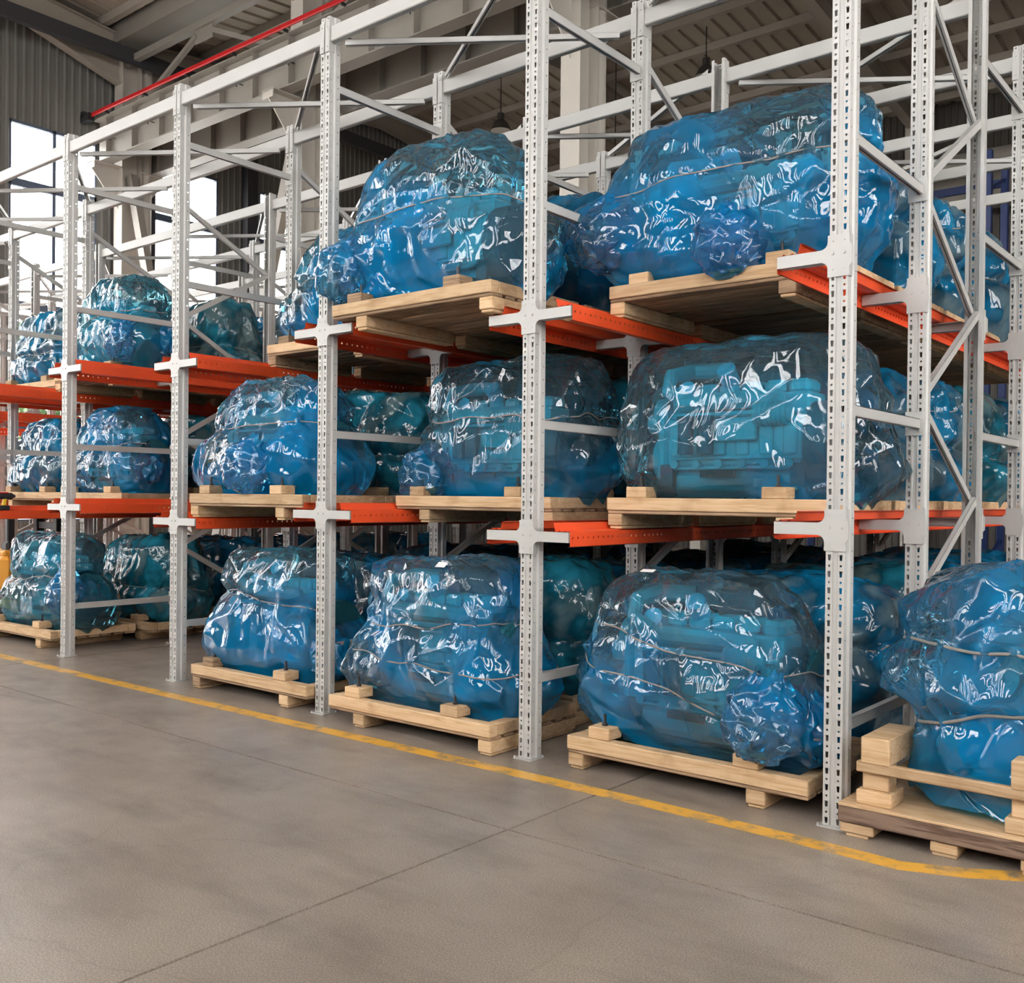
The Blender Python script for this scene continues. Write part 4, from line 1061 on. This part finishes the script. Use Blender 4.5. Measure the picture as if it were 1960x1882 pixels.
tag(cp, 'timber crate frame with posts and dark weathered base beam beside the rack', 'crate')
kw = dict(seed=31, hw=0.58, hd=0.68, h=1.04, path=[(0.80, 0.86, 0.0), (0.82, 0.89, 0.06), (0.76, 0.88, 0.25), (0.78, 0.92, 0.36), (1.0, 1.0, 0.46), (1.02, 1.0, 0.58), (0.95, 0.9, 0.70), (0.90, 0.8, 0.82), (0.75, 0.66, 0.93), (0.5, 0.46, 0.985), (0.25, 0.2, 1.0), (0, 0, 1.0)],
          ties=((0.66, 0.03, 4.0, 0.07), (0.44, 0.10, 0.2, 0.05)), bulges=((4.7, 0.9, 0.05, 0.5, 0.2),), crump=0.9, expo=2.8)
me = film_mesh('plastic_film', M_FILM, dbl=0.07, nu=320, nv=150, **kw)
root = empty('wrapped_engine', (0.67, 0.62, 0.152))
link('plastic_film', me[0], root)
objs = []
for n_, m_, p in ENG:
    o = link(n_, m_, root if p is None else objs[p])
    if p is None: o.location = (0, 0.0, 0.10); o.rotation_euler = (0, 0, R(90)); o.scale = (0.80, 0.85, 1.0)
    objs.append(o)
for r_ in me[1]: MB().tube(r_, 0.008, 6, closed=True).build('tie_rope', M_ROPE, root, True)
tag(root, 'engine in blue film standing end-on in the timber crate frame', 'engine', 'engines wrapped in blue film')

# ================================================================== STACKER TRUCK
st = empty('stacker_truck', (-10.28, 0.62, 0))
MB().box((0, 0.35, 0.44), (0.70, 0.62, 0.70), bev=0.07).box((0, 0.30, 0.79), (0.62, 0.46, 0.07), bev=0.03).build('body', M_TRUCK, st)
MB().box((0, 0.35, 0.085), (0.66, 0.58, 0.05), bev=0.01).build('skirt', M_BLACK, st)
for x in (-0.25, 0.25): MB().box((x, 0.74, 0.92), (0.07, 0.10, 1.62), bev=0.008).build('mast_rail', M_BLACK, st)
for z in (0.5, 1.1, 1.66): MB().box((0, 0.74, z), (0.46, 0.05, 0.08), bev=0.006).build('mast_crossbar', M_BLACK, st)
for x in (-0.20, 0.20): MB().box((x, 1.25, 0.09), (0.16, 0.92, 0.06), bev=0.01).build('fork', M_BLACK, st)
for x in (-0.26, 0.26): MB().cyl((x - 0.04, 0.2, 0.07), (x + 0.04, 0.2, 0.07), 0.07, 16).build('wheel', M_BLACK, st)
t = MB().box((0.08, 0.25, 0.86), (0.17, 0.16, 0.13), bev=0.03).box((0.08, 0.24, 1.06), (0.075, 0.085, 0.44), bev=0.012).build('tiller', M_BLACK, st)
MB().tube([(-0.08, 0.20, 1.26), (-0.06, 0.16, 1.31), (0.08, 0.14, 1.33), (0.22, 0.16, 1.31), (0.24, 0.20, 1.26)], 0.02, 8).build('tiller_grip', M_YEL, t)
tag(st, 'amber stacker truck with black tiller and mast parked past the empty lane', 'truck')

# cordless drill left on the orange rail
dr = empty('cordless_drill', (-8.72, 0.13, LOW2 + 0.012))
MB().box((0, 0, 0.022), (0.085, 0.11, 0.044), bev=0.008).build('battery', M_BLACK, dr)
MB().bar((0, 0.005, 0.04), (0, 0.02, 0.125), 0.036, 0.042, bev=0.012, up=(0, 1, 0)).build('handle', M_YEL, dr)
MB().cyl((0, -0.075, 0.14), (0, 0.085, 0.14), 0.034, 16).build('motor_housing', M_BLACK, dr)
MB().cyl((0, 0.085, 0.14), (0, 0.12, 0.14), 0.028, 16, 0.012).build('chuck', M_BLACK, dr)
MB().box((0, -0.01, 0.172), (0.04, 0.11, 0.018), bev=0.006).build('top_cover', M_RED, dr)
tag(dr, 'black and yellow cordless drill with red top lying on the orange rail', 'drill')

# ================================================================== FLOOR MARKING
pts = [(-17.0, -0.50), (-7.57, -0.36), (-5.07, -0.335), (-3.28, -0.30), (-1.98, -0.265), (-0.95, -0.25), (-0.12, -0.262), (0.40, -0.285), (0.62, -0.20), (0.92, -0.02), (1.5, 0.35)]
mb = MB(); hwid = 0.055; vs = []
for i, p in enumerate(pts):
    a = Vector(pts[max(0, i - 1)]); b = Vector(pts[min(len(pts) - 1, i + 1)]); d = (b - a).normalized(); n_ = Vector((-d.y, d.x))
    for s_ in (-1, 1):
        q = Vector(p) + n_ * hwid * s_; vs += [(q.x, q.y, 0.0004), (q.x, q.y, 0.0014)]
fs = []
for i in range(len(pts) - 1):
    b = 4 * i
    fs += [(b + 1, b + 3, b + 7, b + 5), (b, b + 1, b + 5, b + 4), (b + 2, b + 6, b + 7, b + 3)]
ln = mb.add(vs, fs).build('floor_marking', M_LINE); tag(ln, 'worn yellow line painted on the floor along the rack', 'floor marking', kind='structure')
